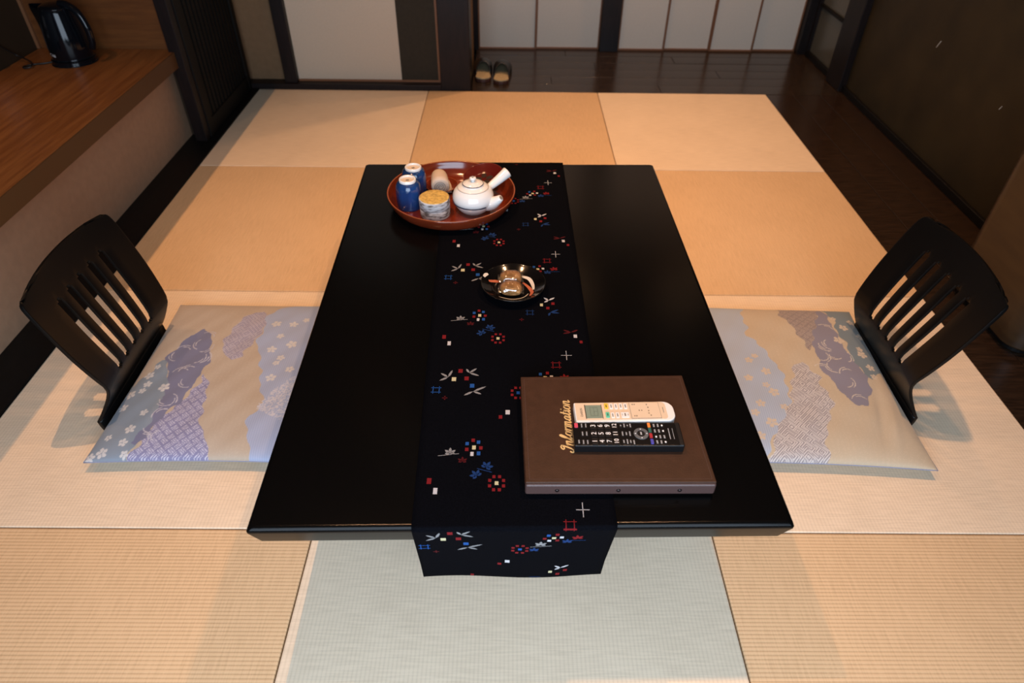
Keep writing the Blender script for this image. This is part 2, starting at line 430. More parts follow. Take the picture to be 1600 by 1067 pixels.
# right side
wr_ = structure('wall_right', 'dark olive brown wall on the right', 1.69, 1.76, -1.35, 2.61, -.05, 2.4, m='olive')
for y0_, y1_, za, zb in ((1.9768, 1.9605, .4051, .4343), (1.4745, 1.4670, .3508, .3650)):   # pale scratches in the paint
    mesh('paint_scuff', *tube([(1.6898, y0_, za), (1.6898, y1_, zb)], .0012, 6), 'page', wr_)
structure('baseboard_right', 'low black baseboard along the right wall', 1.674, 1.69, -1.35, 2.61, -.002, .030, m='black', bevel=.002)
structure('trim_11', 'dark square post at the end of the right wall', 1.655, 1.76, 2.60, 2.775, -.002, 2.4, m='dark', bevel=.004)
d = rootd('window_1', (1.70, 2.98, 0), 'framed screen with grey panes beside the corridor')
box('frame', -.02, .02, -.205, -.175, 0, 2.0, 'dark', d); box('frame', -.02, .02, .185, .205, 0, 2.0, 'dark', d)
box('bottom_rail', -.022, .02, -.175, .185, 0, .025, 'black', d)
z0 = .025
for k in range(7):
    z1 = z0 + .235
    box('pane', .0, .006, -.175, .185, z0, z1, 'glass', d)
    box('crossbar', -.012, .012, -.175, .185, z1, z1 + .016, 'darkslat', d); z0 = z1 + .016
structure('wall_right_upper', 'dark wall above and behind the grey paned screen', 1.72, 1.76, 2.775, 3.3, -.05, 2.4, m='olive')
# wall behind the camera with the window that lets the daylight in
structure('wall_front_low', 'low wall below the window behind the camera', -1.95, 1.76, -1.42, -1.35, -.05, .2, m='plaster')
structure('wall_front_high', 'wall above the window behind the camera', -1.95, 1.76, -1.42, -1.35, 1.92, 2.4, m='plaster')
structure('wall_front_left', 'wall left of the window behind the camera', -1.95, -1.2, -1.42, -1.35, .2, 1.92, m='plaster')
structure('wall_front_right', 'wall right of the window behind the camera', 1.2, 1.76, -1.42, -1.35, .2, 1.92, m='plaster')
d = rootd('window_2', (0, -1.385, .2), 'wide wooden window behind the camera')
for x in (-1.19, 0, 1.19): box('frame', x - .02, x + .02, -.02, .02, 0, 1.72, 'dark', d)
box('frame', -1.2, 1.2, -.02, .02, 0, .03, 'dark', d); box('frame', -1.2, 1.2, -.02, .02, 1.69, 1.72, 'dark', d)
# ceilings
structure('ceiling', 'wooden board ceiling', -1.95, 1.76, -1.42, 3.32, 2.4, 2.45, m='ceil')
structure('ceiling_soffit', 'lowered ceiling strip above the counter', -1.89, -.691, -1.35, 2.6, 1.85, 2.4, m='ceil')

# lattice screen beside the post
lat = empty('lattice_screen', (-1.315, 1.92, .004)); tag(lat, 'dark wooden slatted lattice screen beside the back corner', 'screen')
box('post', -.048, .0, 0, .046, 0, 2.3, 'dark', lat, .002)
box('stile', -.035, .006, .048, .098, 0, 2.3, 'darkslat', lat, .002)
box('stile', -.035, .006, .605, .64, 0, 2.3, 'darkslat', lat, .002)
box('bottom_rail', -.032, .004, .098, .605, 0, .066, 'darkslat', lat, .002)
sl = None
for k in range(13):
    if sl is None: sl = box('slat', -.026, -.002, -.0115, .0115, .066, 2.3, 'darkslat', lat)
    else:
        c = sl.copy(); col.objects.link(c); c.parent = lat; sl = c
    sl.location = (0, .118 + k * .0388, 0)
box('backing', -.040, -.034, .05, .60, .0, 2.3, 'black', lat)

# counter
ct = empty('wooden_counter', (-1.345, 1.953, .31)); tag(ct, 'orange brown wooden counter along the left wall', 'counter')
box('counter_top', -.543, .0, -3.29, .0, .002, .062, 'counter', ct, .002)
box('front_edge', .0, .004, -3.29, .0, .002, .062, 'fascia', ct, .001)
box('support_rail', -.09, -.063, -3.29, -.01, -.01, .002, 'counter', ct)

# ============================================================ TABLE
TC = Vector((-.0005, .424, 0)); TR = math.radians(1.1)
table = empty('low_table', TC, TR); tag(table, 'black lacquered low table in the centre of the mats', 'table')
HX, HY = .4345, .636
loops = []
for z, ins, r in ((.282, .0105, .004), (.3185, .0, .004), (.3225, .0, .004), (.3268, .0018, .006), (.3292, .0048, .008), (.330, .009, .010)):
    loops.append([(x, y, z) for x, y in roundrect(-HX + ins, HX - ins, -HY + ins, HY - ins, r, 4)])
V = [p for l in loops for p in l]; n = len(loops[0]); F = [tuple(reversed(range(n)))]
for a in range(len(loops) - 1):
    F += [(a * n + i, a * n + (i + 1) % n, (a + 1) * n + (i + 1) % n, (a + 1) * n + i) for i in range(n)]
F.append(tuple(range((len(loops) - 1) * n, len(loops) * n)))
o = mesh('tabletop', V, F, 'table', table); add_bevel(o, .0006, 1, 50)
box('apron', -.33, .33, -.40, .40, .245, .282, 'table', table, .003)
for sx in (-1, 1):
    for sy in (-1, 1):
        box('leg', min(sx * .30, sx * .37), max(sx * .30, sx * .37), min(sy * .35, sy * .43), max(sy * .35, sy * .43), 0, .282, 'table', table, .004)

# runner (in the table's frame)
run = empty('table_runner', (TC.x, TC.y, .330), TR); tag(run, 'black table runner with small red white and blue woven motifs', 'table runner')
RT_ = Matrix.Rotation(-TR, 3, 'Z')
def tl(x, y):                                        # world -> table frame
    p = RT_ @ (Vector((x, y, 0)) - TC); return p.x, p.y
FE = -HY - .0012                                     # fold over the front edge
def redge(y):                                        # left / right edge of the cloth at local y
    t = (y + .636) / 1.272
    return -.1748 * (1 - t) - .1930 * t, .1500 * (1 - t) + .1600 * t
def rmap(x, v, lift=0):
    """cloth point: v along the table; past the edge it hangs down"""
    if v >= FE + .004: return (x, v, .0016 + lift)
    if v > FE - .004:
        a = (FE + .004 - v) / .008 * math.pi / 2
        return (x, FE + .004 - (.0046 + lift) * math.sin(a) , .0016 + lift - .0046 * (1 - math.cos(a)))
    dd = FE - .004 - v
    return (x, FE - .0022 - lift - .0030 * math.sin(x * 22 + 1) * min(1, dd / .12) + .165 * dd, .0016 - .005 - .986 * dd)
vs = [.640 - i * .02 for i in range(64)] + [FE + .004 - .001 * i for i in range(9)] + [FE - .004 - .0065 * i for i in range(1, 31)]
vs = sorted(set(round(v, 5) for v in vs), reverse=True)
V = []; F = []; nx = 25
for v in vs:
    e0, e1 = redge(max(v, -.64))
    if v < FE: k = min(1, (FE - v) / .14); e0 += .002 * k; e1 -= .004 * k
    for i in range(nx): V.append(rmap(e0 + (e1 - e0) * i / (nx - 1), v))
for a in range(len(vs) - 1):
    for i in range(nx - 1): F.append((a * nx + i, (a + 1) * nx + i, (a + 1) * nx + i + 1, a * nx + i + 1))
o = mesh('cloth', V, F, 'runner', run, smooth=True)
so = o.modifiers.new('solid', 'SOLIDIFY'); so.thickness = .0013; so.offset = -1

# --- motifs woven into the cloth: polygons in (x, v), one flat part per motif
def rect(cx, cy, wd=.0085, hg=.0105, sl_=.0): return [(cx - wd / 2, cy - hg / 2), (cx + wd / 2, cy - hg / 2 + sl_), (cx + wd / 2, cy + hg / 2 + sl_), (cx - wd / 2, cy + hg / 2)]
def leaf(a, b, wd=.005):
    a = Vector(a); b = Vector(b); d_ = b - a; nn = Vector((-d_.y, d_.x)).normalized() * wd / 2
    return [tuple(a), tuple(a + d_ * .35 - nn), tuple(a + d_ * .75 - nn * .8), tuple(b), tuple(a + d_ * .75 + nn * .8), tuple(a + d_ * .35 + nn)]
def line(a, b, wd=.0013):
    a = Vector(a); b = Vector(b); d_ = b - a; nn = Vector((-d_.y, d_.x)).normalized() * wd / 2
    return [tuple(a - nn), tuple(b - nn), tuple(b + nn), tuple(a + nn)]
def hashm(c, s_): 
    x, y = c
    return [line((x - s_, y + k * s_ * .62), (x + s_, y + k * s_ * .62), .0014) for k in (-1, 1)] + [line((x + k * s_ * .62, y - s_), (x + k * s_ * .62, y + s_), .0014) for k in (-1, 1)]
def ring(c, col_, cen):
    out = [(cen, rect(*c, .0062, .0075))]
    for k in range(8):
        a = math.pi / 8 + k * math.pi / 4
        out.append((col_, rect(c[0] + .0125 * math.cos(a), c[1] + .0145 * math.sin(a), .0052, .0062)))
    return out
def maple(c, s_, m_, rot=0):
    out = []
    for a, l in ((90, 1), (38, .95), (142, .95), (-8, .7), (188, .7)):
        t = math.radians(a + rot); out.append((m_, leaf(c, (c[0] + s_ * l * math.cos(t), c[1] + s_ * l * math.sin(t)), s_ * .42)))
    return out
def sprig(c, tips, m_): return [(m_, leaf(c, t, .0048)) for t in tips]
def off(p, a): return (p[0] + a[0], p[1] + a[1])
LEFT = [   # offsets from the yellow block, metres
    sprig((-.0116, .0055), [(-.0272, .0168), (-.0045, .0255), (-.0279, -.0045)], 't_grey'),
    [('t_red', rect(.0115, .0234))], sprig((.0288, .0183), [(.0226, .0296), (.0435, .0313), (.0487, .0101)], 't_grey'),
    [('t_yel', rect(0, 0))], [('t_red', rect(.0245, .0023))], [('t_blue', p) for p in hashm((-.0321, -.0301), .0095)],
    [('t_dred', line((-.019, -.0511), (-.009, -.0511), .0025)), ('t_dred', line((-.0139, -.0562), (-.0139, -.046), .0025))],
    [('t_blue', rect(.0362, -.0179))], sprig((.0388, -.0332), [(.0632, -.0196), (.0216, -.0442), (.0551, -.0407)], 't_grey'),
    ring((.1249, -.0361), 't_red', 't_blue'), [('t_red', rect(.0921, -.0989, .0065, .0085)), ('t_white', rect(.1052, -.0869, .008, .011))],
    maple((.0055, -.1852), .0125, 't_grey') + [('t_grey', line((-.0148, -.1912), (.021, -.1861), .0012))],
    [('t_yel', rect(.0466, -.1719, .0065, .009)), ('t_red', rect(.0445, -.1554, .006, .0075)), ('t_blue', rect(.0342, -.1632, .006, .0075)), ('t_blue', rect(.0541, -.1597, .006, .0075)),
     ('t_red', rect(.0342, -.1763, .006, .0075)), ('t_red', rect(.0587, -.1728, .006, .0075)), ('t_white', rect(.0437, -.1865, .0055, .009)), ('t_blue', rect(.0552, -.1851, .006, .0085))],
    maple((.0279, -.2030), .0105, 't_dred') , maple((.0692, -.2149), .0135, 't_dblue', -30) + maple((.0541, -.2330), .0135, 't_dblue', 40) + [('t_dblue', line((.054, -.218), (.079, -.226), .0014))],
    ring((.0877, -.2485), 't_red', 't_yel'), [('t_red', rect(-.0251, -.2451, .0075, .012))], [('t_white', rect(-.0131, -.2654, .0068, .0125))]]
RIGHT = [  # offsets from the white cross
    [('t_white', line((-.011, 0), (.011, 0), .0011)), ('t_white', line((0, -.014), (0, .014), .0011))],
    [('t_red', p) for p in hashm((-.0222, -.029), .0105)],
    sprig((.0142, .0731), [(-.0021, .0811), (-.003, .069), (.0295, .0818)], 't_dred'), [('t_white', rect(.0225, .0607, .0072, .0105))], [('t_red', rect(.0332, .0423, .006, .0085))],
    sprig((-.029, .1843), [(-.0397, .1946), (-.0146, .195), (-.0389, .1771)], 't_white'), [('t_yel', rect(-.0453, .1676, .0065, .0095))],
    [('t_red', rect(-.0195, .1726, .007, .009)), ('t_red', rect(-.0315, .1562, .007, .009))], sprig((-.027, .1407), [(-.0084, .1507), (-.0064, .1387), (-.031, .1287)], 't_dblue'),
    [('t_dblue', p) for p in hashm((-.0715, .1397), .0095)], [('t_dred', line((-.0949, .1148), (-.0849, .1148), .0022)), ('t_dred', line((-.0899, .1100), (-.0899, .1196), .0022))],
    [('t_blue', rect(-.0545, -.0559, .006, .0075)), ('t_red', rect(-.0407, -.0527, .006, .0075)), ('t_red', rect(-.0604, -.067, .006, .0065)), ('t_red', rect(-.0395, -.0737, .006, .0065)),
     ('t_yel', rect(-.0454, -.0649, .0068, .0065)), ('t_white', rect(-.0525, -.0746, .0062, .0068)), ('t_white', rect(-.033, -.0628, .0062, .0068))],
    maple((-.0067, -.0667), .012, 't_red', 10), maple((-.0229, -.0803), .0115, 't_dblue') + [('t_dblue', line((-.018, -.075), (.0072, -.075), .0012))],
    maple((-.0654, -.0906), .0125, 't_grey') + [('t_grey', line((-.0821, -.0985), (-.0471, -.0945), .0012))], maple((-.0752, -.1116), .011, 't_dblue')]
def build_motif(prims, anchor):
    """flat thread patches 0.3 mm proud of the cloth, following it over the edge"""
    V = []; F = []; names = []; idx = []
    for mname, poly in prims:
        P = []
        for p in poly:
            x, v = tl(*off(p, anchor)); P.append((x, v))
        if min(p[1] for p in P) < FE - .197 or max(p[1] for p in P) > .632: continue
        e0, e1 = redge(P[0][1])
        if min(p[0] for p in P) < e0 or max(p[0] for p in P) > e1: continue
        if mname not in names: names.append(mname)
        n0 = len(V); mi = names.index(mname)
        if len(P) == 4 and min(p[1] for p in P) < FE + .005 and max(p[1] for p in P) > FE - .005:   # crosses the fold: follow it
            for i in range(9):
                for j in range(9):
                    a_, b_ = i / 8, j / 8
                    q_ = [(P[0][c] * (1 - a_) + P[1][c] * a_) * (1 - b_) + (P[3][c] * (1 - a_) + P[2][c] * a_) * b_ for c in (0, 1)]
                    V.append(rmap(q_[0], q_[1], .0005))
            for i in range(8):
                for j in range(8): F.append((n0 + i * 9 + j, n0 + (i + 1) * 9 + j, n0 + (i + 1) * 9 + j + 1, n0 + i * 9 + j + 1)); idx.append(mi)
            continue
        V += [rmap(x, v, .0004) for x, v in P]; F.append(tuple(range(n0, n0 + len(P)))); idx.append(mi)
    if V: mesh('woven_motif', V, F, None, run, mats=names, idx=idx)
for k in range(-1, 4):
    for mo in LEFT: build_motif(mo, (-.1185 - .0040 * k, .1200 + .372 * k))
for k in range(-2, 3):
    for mo in RIGHT: build_motif(mo, (.1050 - .0040 * k, .1920 + .372 * k))

# ============================================================ ZAISU CHAIRS + CUSHIONS
def zaisu(loc, rz, tilt, label):
    """legless chair: local +x points to the table, z up"""
    root = empty('floor_chair', loc, rz); tag(root, label, 'chair', 'black legless floor chairs')
    prof = smoothprof([(.000, .050), (.018, .085), (.032, .120), (.0365, .150), (.027, .190), (.013, .240), (-.002, .292), (-.016, .340), (-.030, .385), (-.039, .415)], 6)
    ct_, st_ = math.cos(tilt), math.sin(tilt)
    prof = [(x * ct_ - (z - .05) * st_, .05 + x * st_ + (z - .05) * ct_) for x, z in prof]
    zz = [p[1] for p in prof]
    hw_pts = smoothprof([(.0, .183), (.08, .176), (.20, .169), (.32, .172), (.45, .181), (.60, .189), (.80, .191), (.90, .1885), (.94, .185), (.965, .180), (.985, .172), (1.0, .160)], 8)
    def hw(t):
        for a, b in zip(hw_pts, hw_pts[1:]):
            if a[0] <= t <= b[0]: return a[1] + (b[1] - a[1]) * (t - a[0]) / max(1e-6, b[0] - a[0])
        return hw_pts[-1][1]
    def pt(t, u):
        """t 0..1 up the back, u -1..1 across -> local position"""
        f = t * (len(prof) - 1); i = min(int(f), len(prof) - 2); k = f - i
        x = prof[i][0] * (1 - k) + prof[i + 1][0] * k; z = prof[i][1] * (1 - k) + prof[i + 1][1] * k
        W = hw(t)
        cc = min(1, t * 3)
        top = max(0, (t - .82) / .18)
        z -= .016 * top * top * (abs(u) ** 2.5)
        return (x + .016 * cc * u * u, u * W, z)
    # column edges
    sw, spc = .0110, .0465
    us = [-.19, -.180, -.165, -.135]
    cols = []
    ys = [-.186]
    base = [-1, -.97, -.90, -.80, -.68]
    slots = []
    for k in range(5):
        c = (k - 2) * spc / .186
        slots.append((c - sw / .186, c + sw / .186))
    U = [-1, -.975, -.92, -.82, -.70]
    for k, (a, b) in enumerate(slots):
        U += [a, a + (b - a) * .28, a + (b - a) * .72, b]
        if k < 4: U += [(b + slots[k + 1][0]) / 2]
    U += [.70, .82, .92, .975, 1]
    t0, t1 = .285, .800
    T = [0, .05, .1, .15, .2, .25, t0, t0 + .016] + [t0 + .016 + (t1 - t0 - .032) * k / 9 for k in range(1, 9)] + [t1 - .016, t1, .84, .88, .91, .935, .955, .97, .982, .992, 1]
    V = [pt(t, u) for t in T for u in U]; F = []; nu = len(U)
    for a in range(len(T) - 1):
        for i in range(nu - 1):
            um = (U[i] + U[i + 1]) / 2; tm = (T[a] + T[a + 1]) / 2
            hole = False
            for s0, s1 in slots:
                if s0 < um < s1 and t0 < tm < t1:
                    inner = s0 + (s1 - s0) * .28 < um < s0 + (s1 - s0) * .72
                    if inner or (t0 + .016 < tm < t1 - .016): hole = True
            if not hole: F.append((a * nu + i, a * nu + i + 1, (a + 1) * nu + i + 1, (a + 1) * nu + i))
    b = mesh('backrest', V, F, 'chair', root, smooth=True)
    # rounded top corners: pull outermost top vertices
    for v in b.data.vertices:
        pass
    so = b.modifiers.new('solid', 'SOLIDIFY'); so.thickness = .0075; so.offset = 0
    bv = b.modifiers.new('bevel', 'BEVEL'); bv.width = .0016; bv.segments = 2; bv.limit_method = 'ANGLE'; bv.angle_limit = math.radians(50)
    # seat board with the bend that rises into the back
    sp = smoothprof([(.46, .008), (.30, .008), (.10, .008), (.03, .010), (.006, .020), (.000, .050)], 6)
    V = []; F = []; n = 13
    for i, (x, z) in enumerate(sp):
        W = .183 + .02 * min(1, max(0, (x - .02) / .15)); W -= .03 * max(0, (x - .40) / .06) ** 2
        for k in range(n): V.append((x, -W + 2 * W * k / (n - 1), z))
    for a in range(len(sp) - 1):
        for i in range(n - 1): F.append((a * n + i, a * n + i + 1, (a + 1) * n + i + 1, (a + 1) * n + i))
    s_ = mesh('seat', V, F, 'chair', root, smooth=True)
    so = s_.modifiers.new('solid', 'SOLIDIFY'); so.thickness = .010; so.offset = 0
    return root
zaisu((-.982, .440, 0), 0, math.radians(.5), 'black legless floor chair at the left, next to the counter wall')
zaisu((.978, .474, 0), math.pi, math.radians(5.5), 'black legless floor chair at the right, next to the dark planks')

def inpoly(X, Y, poly):
    r = np.zeros(X.shape, bool); n = len(poly)
    for i in range(n):
        x0, y0 = poly[i]; x1, y1 = poly[(i + 1) % n]
        c = ((y0 > Y) != (y1 > Y))
        r ^= c & (X < (x1 - x0) * (Y - y0) / (y1 - y0 + 1e-12) + x0)
    return r
def hash2(a, b): return np.mod(np.sin(a * 127.1 + b * 311.7) * 43758.5453, 1)
def brocade(X, Y, Z, C, seed):
    """woven pattern colours over the cushion, in metres from its centre"""
    wob = lambda s: .006 * np.sin(X * 62 + s) * np.cos(Y * 55 + 2 * s) + .004 * np.sin(Y * 130 + s)
    Xw, Yw = X + wob(seed), Y + wob(seed + 2)
    colr = np.empty(X.shape + (3,)); colr[:] = C['base']
    fleck = ((np.mod(X * 900 + np.floor(Y * 700) * .5, 1) < .35) & (hash2(np.floor(X * 450), np.floor(Y * 700)) > .6))
    colr[fleck] *= 1.08
    def put(mask, c): colr[mask] = c
    if 'B' in Z:
        m = inpoly(Xw, Yw, Z['B']); put(m, C['B']); put(m & (np.mod(X * 1000 / 5.2, 1) < .35), C['B2'])
    if 'D' in Z:
        m = inpoly(Xw, Yw, Z['D']); put(m & (hash2(np.floor(X * 380), np.floor(Y * 380)) > .5), C['D'])
    if 'T' in Z:
        m = inpoly(Xw, Yw, Z['T']); put(m, C['T'])
        ci, cj = np.floor(X / .011), np.floor(Y / .011); h = hash2(ci, cj) > .5
        a = np.where(h, X + Y, X - Y)
        put(m & (np.mod(a / .0062, 1) < .5), C['T2'])
    if 'W' in Z:
        m = inpoly(Xw, Yw, Z['W']); put(m, C['W'])
        a, b = (X + Y) / .0245, (X - Y) / .0245
        ch = np.mod(np.floor(a) + np.floor(b), 2) < .5
        fa, fb = np.mod(a, 1), np.mod(b, 1)
        s_ = np.where(ch, np.mod(fa * 4 + .12 * np.sin(fb * 6.28), 1), np.mod(fb * 4 + .12 * np.sin(fa * 6.28), 1))
        inb = (np.abs(fa - .5) < .42) & (np.abs(fb - .5) < .42)
        put(m & inb & (s_ < .42), C['W2'])
    if 'F' in Z: m = inpoly(Xw, Yw, Z['F']); put(m, C['F'])
    if 'P' in Z:
        sc = lambda s: .005 * np.abs(np.sin(X * 75 + Y * 30 + s)) + .005 * np.abs(np.sin(Y * 70 - X * 25 + s))
        m = inpoly(X + sc(0) - .003, Y + sc(1) - .003, Z['P']); put(m, C['P'])
    for k, (ax, ay) in enumerate(Z.get('arc', [])):
        for q_ in range(2):
            r0 = .019 + .006 * q_; th0 = 2.2 * k + q_ * .7
            cx, cy = ax + .012 * math.cos(k), ay + .012 * math.sin(k * 1.7)
            dx, dy = X - cx, Y - cy; r = np.hypot(dx, dy); th = np.mod(np.arctan2(dy, dx) - th0, 2 * math.pi)
            put((np.abs(r - r0) < .0011) & (th < 1.5), C['line'])
    for k, (ax, ay) in enumerate(Z.get('flow', [])):
        dx, dy = X - ax, Y - ay; r = np.hypot(dx, dy); th = np.arctan2(dy, dx)
        R0 = .0125 * (.75 + .5 * ((k * 37) % 10) / 10)
        pet = R0 * (.55 + .45 * np.abs(np.cos(2.5 * th + k)))
        put((r < pet) & (np.abs(np.cos(2.5 * th + k)) > .22) & (r > R0 * .12), C['flow'])
    return colr
ZL = {'F': [(-.219, .032), (-.236, -.017), (-.29, -.10), (-.29, -.224), (-.30, -.32), (-.194, -.321), (-.176, -.261), (-.15, -.183), (-.166, -.055), (-.206, .025)],
 'P': [(-.197, .075), (-.178, .127), (-.147, .151), (-.12, .128), (-.107, .091), (-.105, .054), (-.09, .033), (-.09, .006), (-.094, -.028), (-.101, -.074), (-.109, -.124), (-.128, -.154), (-.142, -.183), (-.143, -.2), (-.166, -.256), (-.183, -.245), (-.154, -.183), (-.159, -.13), (-.166, -.055), (-.192, .011), (-.212, .039)],
 'W': [(-.083, -.035), (-.072, -.048), (-.051, -.153), (-.042, -.188), (-.015, -.243), (.004, -.286), (.026, -.319), (-.17, -.321), (-.186, -.293), (-.166, -.256), (-.144, -.189), (-.111, -.13), (-.098, -.08)],
 'T': [(-.076, .098), (-.079, .136), (-.069, .183), (-.043, .232), (-.016, .245), (.006, .2), (.005, .1), (-.015, .041), (-.032, .02), (-.055, .034), (-.074, .069)],
 'B': [(.007, .16), (.002, .216), (.02, .241), (.125, .31), (.365, .31), (.366, -.323), (.113, -.326), (.08, -.243), (.068, -.175), (.088, -.14), (.078, -.091), (.059, -.053), (.01, .1)],
 'D': [(.124, -.045), (.199, -.011), (.229, -.15), (.139, -.186), (.074, -.152), (.085, -.115)],
 'flow': [(-.222, .001), (-.231, -.03), (-.222, -.062), (-.226, -.085), (-.253, -.095), (-.252, -.139), (-.189, -.161), (-.173, -.078), (-.202, -.21), (-.204, -.248), (-.246, -.232), (-.244, -.273), (-.268, -.283), (-.191, -.278), (.039, .173), (.086, .173), (.065, .119), (.103, .086), (.056, .064), (.088, .032), (.082, .011), (.083, -.043), (.123, -.012), (.116, .194)],
 'arc': [(-.144, .112), (-.14, .076), (-.121, .076), (-.166, .068), (-.175, .039), (-.134, .019), (-.161, -.022), (-.128, -.048), (-.116, .019), (-.122, -.028), (-.138, -.106), (-.148, -.124), (-.15, -.183), (-.164, -.201), (-.167, -.234)]}
ZR = {'W': [(.05, .298), (.199, .3), (.14, .174), (.109, .097), (.089, .082), (.079, .127), (.074, .189), (.061, .23)],
 'P': [(.185, .291), (.197, .265), (.193, .167), (.193, .113), (.202, .048), (.213, -.008), (.213, -.054), (.195, -.087), (.173, -.118), (.151, -.118), (.134, -.094), (.121, -.056), (.119, -.023), (.103, -.002), (.106, .032), (.106, .075), (.124, .151), (.148, .198)],
 'F': [(.196, .31), (.30, .31), (.31, .176), (.30, .063), (.253, -.001), (.222, -.021), (.21, -.015), (.196, .069), (.2, .159), (.199, .24)],
 'B': [(-.373, .31), (-.042, .31), (-.052, .212), (-.067, .133), (-.039, .11), (-.021, .038), (-.003, -.057), (-.011, -.095), (-.053, -.203), (-.086, -.226), (-.117, -.332), (-.377, -.334)],
 'T': [(.03, .017), (.052, .028), (.072, .004), (.086, -.023), (.079, -.056), (.091, -.088), (.082, -.131), (.054, -.191), (.036, -.263), (.023, -.33), (-.109, -.332), (-.074, -.215), (-.018, -.12), (.017, -.037)],
 'flow': [(.206, .232), (.222, .191), (.255, .224), (.234, .099), (.233, .077), (.237, .027), (.234, -.008), (.186, .128), (.261, .16), (-.082, .03), (-.063, .048), (-.047, -.011), (-.098, -.038), (-.059, -.061), (-.046, -.086), (-.089, -.127), (-.034, -.136), (-.076, -.186), (-.111, -.226), (-.109, -.157)],
 'arc': [(.155, .175), (.153, .098), (.12, .061), (.117, .011), (.146, .012), (.142, -.049), (.154, -.1), (.134, .112), (.178, .047), (.178, -.015), (.162, .083)]}
CL = dict(base=(.40, .34, .27), B=(.29, .35, .50), B2=(.33, .39, .54), D=(.46, .48, .55), T=(.22, .21, .30), T2=(.42, .40, .46), W=(.20, .20, .33), W2=(.46, .46, .57), F=(.20, .25, .31), P=(.155, .165, .26), line=(.42, .42, .48), flow=(.50, .51, .52))
CR = dict(base=(.46, .38, .27), B=(.37, .43, .52), B2=(.30, .36, .46), D=(.46, .48, .55), T=(.25, .23, .24), T2=(.55, .52, .50), W=(.24, .20, .19), W2=(.38, .32, .27), F=(.16, .20, .22), P=(.21, .20, .25), line=(.52, .47, .40), flow=(.52, .44, .34))
def cushion(loc, rz, label, Zn, Cn, seed):
    root = empty('floor_cushion', loc, rz); tag(root, label, 'cushion', 'brocade floor cushions')
    ax, ay, N_ = .280, .2925, 321
    u = np.linspace(-1, 1, N_); Ug, Vg = np.meshgrid(u, u, indexing='xy')
    # edges sag inwards a little between the pointed corners
    X = ax * Ug * (1 - .030 * (1 - Vg ** 2) * np.abs(Ug) ** 3); Y = ay * Vg * (1 - .028 * (1 - Ug ** 2) * np.abs(Vg) ** 3)
    bul = ((1 - np.abs(Ug) ** 3.2) * (1 - np.abs(Vg) ** 3.2)) ** .42
    wr = .0011 * np.sin(X * 38 + Y * 17 + seed) * np.sin(Y * 29 - X * 11 + seed * 2) + .0005 * np.sin(X * 90 - Y * 60 + seed)
    if seed > 1: wr = wr + .004 * np.exp(-((X - .215 - .25 * (Y + .2)) / .013) ** 2) * np.exp(-((Y + .17) / .09) ** 2) - .004 * np.exp(-((X - .185 - .25 * (Y + .2)) / .013) ** 2) * np.exp(-((Y + .14) / .10) ** 2)
    top = .030 + .033 * bul + wr * np.clip(bul * 1.6 - .3, 0, 1)
    colr = brocade(X, Y, Zn, Cn, seed)
    V = np.stack([X, Y, top], -1).reshape(-1, 3)
    ii = np.arange(N_ * N_).reshape(N_, N_)
    Fq = np.stack([ii[:-1, :-1], ii[:-1, 1:], ii[1:, 1:], ii[1:, :-1]], -1).reshape(-1, 4)
    def attr(me, c):
        a = me.color_attributes.new('weave', 'FLOAT_COLOR', 'POINT')
        a.data.foreach_set('color', np.concatenate([c.reshape(-1, 3), np.ones((c.size // 3, 1))], 1).astype(np.float32).ravel())
    def fastmesh(name, V, Fq, m):
        me = bpy.data.meshes.new(name); me.vertices.add(len(V)); me.vertices.foreach_set('co', V.astype(np.float32).ravel())
        me.loops.add(Fq.size); me.loops.foreach_set('vertex_index', Fq.astype(np.int32).ravel())
        me.polygons.add(len(Fq)); me.polygons.foreach_set('loop_start', np.arange(0, Fq.size, 4, dtype=np.int32)); me.polygons.foreach_set('loop_total', np.full(len(Fq), 4, np.int32))
        me.update(calc_edges=True); me.validate(); me.materials.append(M[m]); me.polygons.foreach_set('use_smooth', [True] * len(Fq))
        o_ = bpy.data.objects.new(name, me); col.objects.link(o_); o_.parent = root; return o_
    o_ = fastmesh('top_cover', V, Fq, 'fabric'); attr(o_.data, colr)
    s_ = slice(None, None, 8); u8 = ii[s_, s_]; n8 = u8.shape[0]
    Vb = np.stack([X[s_, s_], Y[s_, s_], .0295 - .0155 * bul[s_, s_]], -1).reshape(-1, 3)
    jj = np.arange(n8 * n8).reshape(n8, n8)
    Fb = np.stack([jj[:-1, :-1], jj[1:, :-1], jj[1:, 1:], jj[:-1, 1:]], -1).reshape(-1, 4)
    b_ = fastmesh('bottom_cover', Vb, Fb, 'fabric'); attr(b_.data, colr[s_, s_])
    e = [(X[0, k], Y[0, k], .0298) for k in range(0, N_, 8)] + [(X[k, -1], Y[k, -1], .0298) for k in range(8, N_, 8)] + [(X[-1, k], Y[-1, k], .0298) for k in range(N_ - 9, -1, -8)] + [(X[k, 0], Y[k, 0], .0298) for k in range(N_ - 9, -1, -8)]
    mesh('seam', *tube(e, .0013, 6), 'piping', root, smooth=True)
    return root
cushion((-.695, .443, .0), 0, 'blue grey brocade floor cushion on the left floor chair', ZL, CL, .6)
cushion((.700, .448, .0), math.radians(-2.0), 'beige and pale blue brocade floor cushion on the right floor chair', ZR, CR, 1.7)

